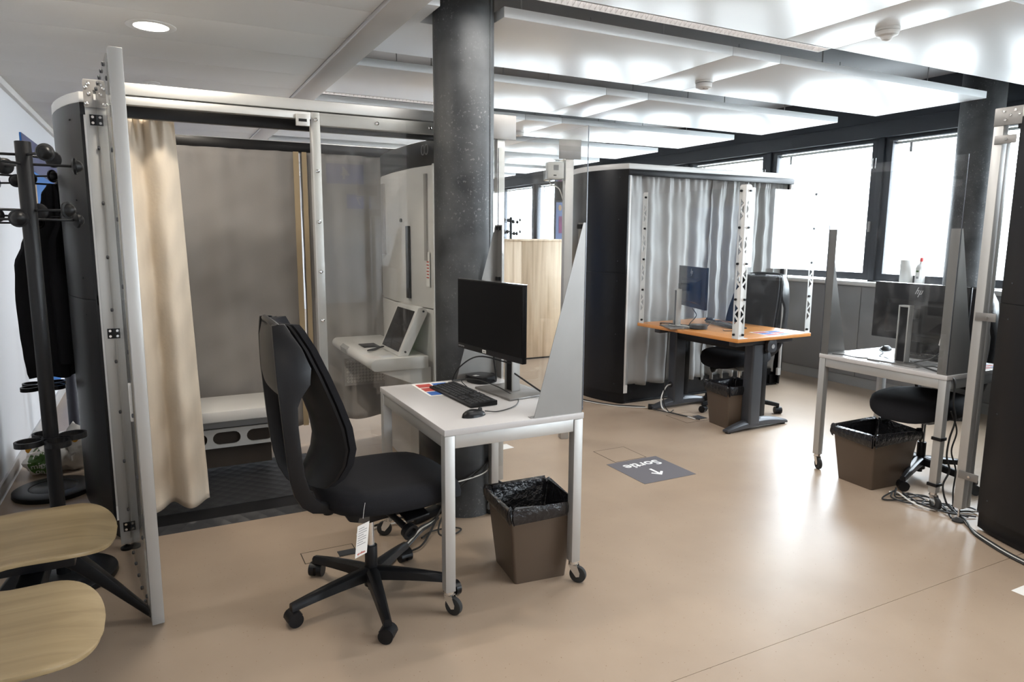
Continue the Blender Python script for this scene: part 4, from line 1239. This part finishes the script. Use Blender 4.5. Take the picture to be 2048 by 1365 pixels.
solo('cardboard_tube', MB().cyl((0,0,0),(0,0,.86), .034, n=24).cyl((0,0,.86),(0,0,.875), .036, n=24), 'dark_blue_tube', 'dark blue tube standing on the floor behind the hanging coat', 'tube', (-.60, 5.66, 0))

# blue panel on the left wall
bp_ = thing('wall_poster', 'tall blue poster with purple and tan top on the left wall', 'poster', (XL, 0, 0))
part('panel', MB().box(.001, 6.32, .16, .012, 8.35, 2.19), 'blue_panel', bp_, .002)
part('purple_field', MB().prism([[(6.32,1.95),(8.35,1.92),(8.35,2.19),(6.32,2.19)]], YZ, .012, .0135), 'purple_panel', bp_)
part('tan_field', MB().box(.012, 6.40, 1.66, .0135, 6.85, 1.88), 'tan_panel', bp_)

# ================================================================== WAITING SEATS (plywood on a black beam)
ws = thing('beam_seating', 'two plywood waiting seats on a black beam at the lower left', 'seating', (-.425, 2.235, 0))
def ply_seat(yc):
    """moulded plywood shell: outline by rows from the rounded front to the back"""
    rows = []
    n = 16
    edge = []
    for q in range(15):
        x = .09+.148*math.cos(PI/2*q/14*.985+.02)
        f = (x-.09)/.148
        edge.append((x, .236*max(.02, 1-f**2.6)**(1/2.4)))
    edge += [(.045,.233),(.005,.232),(-.03,.238),(-.06,.243),(-.095,.238),(-.13,.224),(-.17,.212),(-.22,.206),(-.26,.204)]
    def zs(x, yy):
        z = .450+.012*(yy/.24)**2
        if x > .11: z -= (x-.11)**2*1.5
        if x < -.05: z += (x+.05)**2*.5-.004
        return z
    for x, hw in edge:
        rows.append([(x, yc+(-1+2*j/n)*hw, zs(x, (-1+2*j/n)*hw)) for j in range(n+1)])
    for dx, z, hw in ((-.30,.475,.20),(-.325,.53,.195),(-.34,.62,.20),(-.355,.72,.215),(-.37,.82,.215),(-.378,.86,.19),(-.38,.875,.14)):
        rows.append([(dx-.02*(1-(2*j/n-1)**2), yc+(-1+2*j/n)*hw, z) for j in range(n+1)])
    vs = [p for r_ in rows for p in r_]; m_ = n+1
    fs = [(i*m_+j, i*m_+j+1, (i+1)*m_+j+1, (i+1)*m_+j) for i in range(len(rows)-1) for j in range(n)]
    o = part('seat_shell', MB().add(vs, fs), 'seat_ply', ws)
    md = o.modifiers.new('thick', 'SOLIDIFY'); md.thickness = .012; md.offset = -1
    md = o.modifiers.new('soft', 'BEVEL'); md.width = .003; md.segments = 2; md.limit_method = 'ANGLE'; md.angle_limit = 1.0
    part('seat_bracket', MB().box(-.10, yc-.06, .36, .12, yc+.06, .435), 'black_plastic', ws, .006)
ply_seat(.385); ply_seat(-.255); ply_seat(-.895)
part('beam', MB().box(-.035, -1.35, .30, .035, .72, .36), 'black_plastic', ws, .006)
def beam_leg(yc):
    part('leg', MB().loft([[(x, yc+dy+s1*hw, z+s2*hh) for s1, s2 in ((-1,-1),(1,-1),(1,1),(-1,1))] for x, dy, z, hw, hh in ((-.02,.06,.33,.035,.045),(.08,.045,.255,.032,.040),(.18,.0,.165,.026,.030),(.26,-.03,.085,.022,.022),(.32,-.06,.030,.018,.018),(.335,-.065,.012,.016,.010))]), 'black_plastic', ws, .008)
    part('leg', MB().loft([[(x, yc+dy+s1*hw, z+s2*hh) for s1, s2 in ((-1,-1),(1,-1),(1,1),(-1,1))] for x, dy, z, hw, hh in ((.02,.06,.33,.035,.045),(-.10,.05,.22,.03,.035),(-.26,.05,.03,.02,.018),(-.28,.05,.012,.016,.010))]), 'black_plastic', ws, .008)
beam_leg(.60); beam_leg(-1.2)

# ================================================================== FAR COUNTER, POSTER STAND
ctn = thing('wood_counter', 'tall wood-grained reception counter beyond the near column', 'counter', (0, 7.1, 0))
for i in range(3):
    part('front_panel', MB().box(2.30+i*.735, 0, .02, 2.30+i*.735+.733, .03, 1.40), 'counter_wood', ctn, .001)
part('carcass', MB().box(2.31, .03, 0, 4.49, .50, 1.385), 'counter_wood', ctn)
part('top', MB().box(2.29, -.01, 1.40, 4.51, .54, 1.424), 'counter_wood', ctn, .002)
part('kick', MB().box(2.30, .01, 0, 4.50, .03, .02), 'black_plastic', ctn)
pst = thing('framed_poster', 'framed poster with purple picture standing behind the wood counter', 'poster', (4.675, 7.9, 0), -.25)
part('frame', MB().box(0, 0, 1.02, .42, .03, 1.92), 'dark_frame', pst, .004)
part('print', MB().box(.02, -.002, 1.05, .40, 0, 1.90), 'poster_blue', pst)
part('picture', MB().box(.06, -.004, 1.50, .36, -.002, 1.72), 'poster_purple', pst)
for i, w_ in enumerate((.22, .18)):
    part('text_line', MB().box(.13, -.004, 1.82-i*.045, .13+w_, -.002, 1.835-i*.045), 'paper', pst)
part('emblem', MB().prism([[(.075+.022*math.cos(a), 1.83+.038*math.sin(a)) for a in [2*PI*i/16 for i in range(16)]]], XZ, -.004, -.002), 'tan_panel', pst)
part('stand', MB().box(.19, .0, 0, .23, .03, 1.02).box(.05, -.12, 0, .37, .16, .015), 'dark_frame', pst)

# signs above the opposite counters, seen only as reflections in the clear panels
for num, x, y_, z, w_, h_ in (('4', 1.95, -1.0, 2.14, .42, .22), ('7', 3.10, -4.8, 2.02, .40, .24)):
    sg = thing('number_sign', ('nearer' if num == '4' else 'farther')+' blue hanging sign with white number %s behind the viewpoint' % num, 'sign', (x, y_, z))
    part('board', MB().box(-w_/2, -.01, -h_/2, w_/2, .01, h_/2), 'sign_blue', sg, .002)
    lt = link('lettering', text_mesh(num, .20, .0006, .002), 'white_print', sg); lt.location = (0, .012, 0); lt.rotation_euler = (PI/2, 0, PI)
    part('hanger', MB().cyl((-w_/2+.03,0,h_/2),(-w_/2+.03,0,2.5-z), .003, n=6).cyl((w_/2-.03,0,h_/2),(w_/2-.03,0,2.5-z), .003, n=6), 'grey_plastic', sg)
    sd = thing('wall_display', ('nearer' if num == '4' else 'farther')+' small grey display panel under the blue %s sign' % num, 'display', (x+.22, y_+.1, z-.18))
    part('frame', MB().box(-.12, -.015, -.065, .12, .010, .065), 'white_plastic', sd, .002)
    part('screen', MB().box(-.112, .010, -.057, .112, .0115, .057), 'grey_plastic', sd)
    part('pole', MB().box(-.03, -.04, -(z-.18), .03, -.015, .06), 'interior_grey', sd)

# ================================================================== FLOOR STICKERS
fs_ = thing('floor_sticker', 'grey floor sticker reading Sortie with a white arrow', 'sticker', (2.692, 3.309, 0))
part('sheet', MB().box(-.199, -.197, .0008, .199, .197, .0016), 'sticker_grey', fs_)
lt = link('lettering', text_mesh('Sortie', .112, .0002, .0022, 'LEFT'), 'white_print', fs_); lt.location = (.148, .098, .0019); lt.rotation_euler = (0, 0, PI)
ar = MB().prism([[(-.009,-.0),(.009,-.0),(.009,.085),(.034,.060),(.046,.071),(0,.118),(-.046,.071),(-.034,.060),(-.009,.085)]], XY, .0017, .0021)
a_ = part('arrow', ar, 'white_print', fs_, smooth=False); a_.location = (.0, .0, 0); a_.rotation_euler = (0, 0, PI)
a_.location = (.0, .005, 0)
fb = thing('floor_sticker', 'small white floor sticker beyond the near desk leg', 'sticker', (2.03, 4.13, 0), .1)
part('sheet', MB().box(-.09, -.05, 0, .09, .05, .0008), 'paper', fb)
fc = thing('floor_sticker', 'white floor sticker cut off by the right picture edge', 'sticker', (3.22, 1.36, 0), 0)
part('sheet', MB().box(-.13, -.07, 0, .13, .07, .0008), 'paper', fc)
part('print_line', MB().box(-.11, .01, .0008, .05, .03, .0011), 'black_plastic', fc)

# ================================================================== WINDOW SILL ITEMS
pr = thing('paper_roll', 'white paper roll standing on the window sill', 'paper roll', (6.20, 4.03, 1.04))
part('roll', MB().lathe([(.018,0),(.058,0),(.060,.004),(.060,.216),(.058,.22),(.018,.22)], n=32, ring=True), 'paper', pr)
sb = thing('spray_bottle', 'white cleaning bottle with red cap on the window sill', 'bottle', (6.20, 3.90, 1.04))
part('body', MB().lathe([(0,0),(.042,0),(.044,.006),(.044,.15),(.036,.175),(.016,.195),(.014,.21),(0,.21)], n=28), 'white_plastic', sb)
part('cap', MB().lathe([(0,.21),(.015,.21),(.015,.240),(.008,.248),(0,.248)], n=18), 'red_cap', sb)
lbp = part('label', MB().box(-.046, -.022, .045, -.0435, .022, .135), 'paper', sb)
part('label_mark', MB().box(-.0475, -.010, .115, -.046, .014, .130), 'bag_green', lbp)
part('label_mark', MB().box(-.0475, -.010, .055, -.046, .010, .075), 'grey_print', lbp)

# ================================================================== CABLES
BLK, WHT = 'cable_black', 'cable_white'
cable('monitor_cable', [(1.345,2.80,.98),(1.36,2.83,.90),(1.385,2.86,.82),(1.42,2.93,.76),(1.43,2.97,.755)], .0045, BLK, 'black cable from the dark monitor down to the small computer')
cable('monitor_cable', [(1.40,2.73,.88),(1.30,2.86,.90),(1.24,2.95,.84),(1.22,2.99,.775),(1.24,3.02,.762),(1.30,3.03,.76)], .0035, BLK, 'thin black cable arching over the keyboard end')
cable('mouse_cable', [(1.14,2.455,.752),(1.20,2.45,.745),(1.30,2.50,.745),(1.37,2.60,.745),(1.38,2.68,.748),(1.33,2.74,.78),(1.27,2.82,.80),(1.22,2.88,.79),(1.24,2.84,.755)], .0022, BLK, 'thin mouse cable curling across the white desk')
cable('monitor_cable', [(1.41,2.74,.84),(1.45,2.66,.80),(1.49,2.57,.76),(1.502,2.52,.748)], .004, BLK, 'black cable running from the stand to the near steel triangle')
cable('power_cable', [(1.44,3.06,.757),(1.47,3.08,.765),(1.495,3.105,.75),(1.512,3.135,.72),(1.50,3.14,.60),(1.50,3.135,.36),(1.47,3.13,.29),(1.30,3.09,.20),(1.20,3.07,.12),(1.10,3.00,.02),(1.02,2.90,.012),(.96,2.87,.01)], .005, BLK, 'black power cable dropping along the rear desk leg to the floor')
cable('power_cable', [(1.505,3.14,.66),(1.51,3.14,.5),(1.495,3.14,.34),(1.44,3.11,.27),(1.28,3.09,.17),(1.18,3.05,.06),(1.14,2.98,.012),(1.20,2.95,.010),(1.26,2.99,.010),(1.22,3.03,.010),(1.12,3.03,.010),(1.05,2.98,.010)], .0045, BLK, 'second black power cable looping on the floor beside the column')
cable('network_cable', [(1.49,3.14,.62),(1.475,3.15,.48),(1.49,3.14,.30),(1.45,3.11,.24),(1.30,3.09,.22),(1.18,3.06,.24),(1.05,3.10,.30)], .0035, WHT, 'white cable sagging in front of the column base')
for i, (dx, m_, txt) in enumerate(((0, WHT, 'white floor cable in the bundle under the near desk'), (.014, BLK, 'black floor cable in the bundle under the near desk'), (-.014, BLK, 'lower black floor cable in the bundle under the near desk'))):
    cable('floor_cable', [(1.20,3.16+dx,.012+.004*i),(1.14,3.10+dx,.02),(1.06,3.03+dx*1.5,.03),(.99,2.96+dx*1.2,.02),(.93,2.90+dx,.012),(.88,2.86+dx,.01),(.83,2.80+dx,.008)], .005, m_, txt)
solo('power_strip', MB().box(-.10, -.028, 0, .10, .028, .04), 'black_plastic', 'black power strip on the floor left of the column base', 'power strip', (1.16, 3.22, 0), .45, bevel=.006)
cable('strip_cable', [(1.08,3.17,.02),(1.0,3.20,.012),(.90,3.20,.008),(.78,3.16,.008)], .0045, WHT, 'pale cable leading left from the power strip')
cable('strip_cable', [(1.09,3.19,.035),(1.0,3.23,.022),(.90,3.22,.012),(.80,3.18,.010)], .005, BLK, 'dark cable leading left from the power strip')
# orange desk
cable('monitor_cable', [(3.74,4.16,.90),(3.73,4.10,.85),(3.70,4.13,.79),(3.72,4.18,.748)], .004, BLK, 'black plug cable hanging from the orange desk monitor')
cable('desk_cable', [(3.70,4.38,.750),(3.66,4.30,.752),(3.68,4.20,.76),(3.72,4.14,.752)], .0045, WHT, 'white cable at the stand on the orange desk')
cable('desk_cable', [(3.84,4.10,.752),(3.90,4.08,.80),(3.96,4.02,.80),(4.0,3.95,.765),(3.94,3.90,.745),(3.86,3.92,.743),(3.90,3.98,.742)], .003, BLK, 'thin black cable looping over the orange desk')
cable('desk_cable', [(3.67,4.45,.745),(3.63,4.40,.760),(3.65,4.32,.765),(3.73,4.30,.755),(3.82,4.28,.745)], .006, BLK, 'thick black cable at the far end of the orange desk')
cable('desk_drop_cable', [(3.63,4.30,.70),(3.625,4.31,.5),(3.63,4.32,.3),(3.64,4.34,.12),(3.70,4.34,.02),(3.80,4.40,.01)], .004, BLK, 'black cable hanging below the orange desk in front of the curtain')
cable('leg_cable', [(3.88,4.535,.20),(3.80,4.50,.195),(3.70,4.44,.13),(3.675,4.40,.05),(3.69,4.33,.02),(3.73,4.26,.012),(3.76,4.18,.010),(3.77,4.10,.008)], .0055, WHT, 'white cable curving from the orange desk leg to the floor')
cable('leg_cable', [(3.66,4.50,.012),(3.67,4.40,.018),(3.70,4.30,.02),(3.74,4.22,.014),(3.78,4.14,.010),(3.80,4.08,.008)], .006, BLK, 'black cable beside the white cable under the orange desk')
solo('power_adapter', MB().box(-.045, -.025, 0, .045, .025, .03), 'black_plastic', 'black power adapter on the floor by the closed booth corner', 'adapter', (3.69, 4.56, 0), .9, bevel=.005)
cable('booth_cable', [(3.66,4.60,.008),(3.56,4.70,.007),(3.46,4.78,.007),(3.38,4.92,.007),(3.32,5.1,.007),(3.30,5.4,.007)], .006, BLK, 'black cable along the foot of the closed booth')
cable('booth_cable', [(3.66,4.57,.008),(3.54,4.66,.006),(3.44,4.76,.006),(3.35,4.92,.006),(3.29,5.1,.006),(3.27,5.4,.006)], .004, WHT, 'pale cable along the foot of the closed booth')
# windowside desk
cable('desk_cable', [(3.69,2.83,.745),(3.72,2.78,.745),(3.72,2.68,.744),(3.80,2.60,.744),(3.90,2.60,.745)], .003, BLK, 'thin black cable at the left end of the windowside desk')
cable('desk_cable', [(4.10,2.80,.750),(4.02,2.72,.744),(3.90,2.66,.744),(3.82,2.56,.752),(3.78,2.48,.744),(3.86,2.50,.760),(3.95,2.52,.745)], .0025, BLK, 'mouse cable coiled on the windowside desk')
cable('desk_cable', [(3.745,2.40,.757),(3.72,2.32,.765),(3.70,2.24,.755),(3.69,2.16,.748),(3.70,2.12,.748)], .005, BLK, 'black cable bundle behind the stand on the windowside desk')
cable('desk_cable', [(3.75,2.37,.770),(3.73,2.30,.755),(3.71,2.20,.768),(3.695,2.14,.75)], .004, BLK, 'upper black cable in the bundle behind the stand')
cable('plug_cable', [(3.86,2.265,.88),(3.85,2.26,.84),(3.83,2.30,.79),(3.80,2.36,.765),(3.76,2.38,.757)], .005, BLK, 'black plug lead hanging from the monitor back by the windows')
pg_ = thing('cable_flag', 'white paper flag on the plug lead behind the windowside monitor', 'cable tag', (3.856, 2.265, .865), 0)
part('flag', MB().prism([[(.0,.0),(.022,-.004),(.030,.045),(.008,.050)]], lambda u, v, w: (w, -u+.02, v), -.001, .001), 'paper', pg_)
part('flag_code', MB().box(-.0018, -.004, .025, -.001, .008, .037), 'grey_print', pg_)
cable('leg_cable', [(3.70,2.11,.735),(3.705,2.09,.70),(3.70,2.085,.60),(3.725,2.08,.50),(3.70,2.085,.40),(3.70,2.09,.30),(3.72,2.08,.22),(3.685,2.085,.14),(3.69,2.06,.05),(3.70,2.02,.012)], .005, BLK, 'black cable bound along the leg of the windowside desk')
cable('leg_cable', [(3.695,2.09,.55),(3.74,2.075,.44),(3.72,2.08,.33),(3.76,2.07,.22),(3.74,2.06,.10),(3.72,2.03,.014),(3.80,2.0,.010)], .0045, BLK, 'slack black cable hanging beside the leg of the windowside desk')
for z in (.13, .385):
    solo('cable_tie', MB().box(-.026, -.026, z, .028, .028, z+.018), 'black_plastic', ('lower' if z < .2 else 'upper')+' black strap around the leg of the windowside desk', 'strap', (3.6705, 2.1225, 0), bevel=.003)
r5 = random.Random(5)
for i in range(7):
    pts = [(3.66+r5.uniform(-.03,.05), 2.30+r5.uniform(-.04,.06), .008+.004*i)]
    for k in range(5):
        pts.append((3.66+.10*math.sin(k*1.3+i)+r5.uniform(-.03,.03)+.02*k, 2.30-.085*k+r5.uniform(-.03,.03), .008+.003*((i+k) % 5)))
    cable('tangled_cable', pts, .0045, WHT if i == 3 else BLK, ['lowest', 'second', 'third', 'white', 'fifth', 'sixth', 'topmost'][i]+' cable in the floor tangle by the windowside desk')
for i, off in enumerate((0, .014, .028)):
    cable('booth_cable', [(3.70,2.00,.010),(3.62,1.92-off*.2,.008+.004*i),(3.555-off,1.84-off*.5,.007),(3.49-off,1.72,.007),(3.43-off,1.58,.007),(3.40-off,1.42,.007),(3.39-off,1.2,.007)], .006 if i != 1 else .005, WHT if i == 1 else BLK, ['inner black', 'pale middle', 'outer black'][i]+' cable along the foot of the right edge booth')
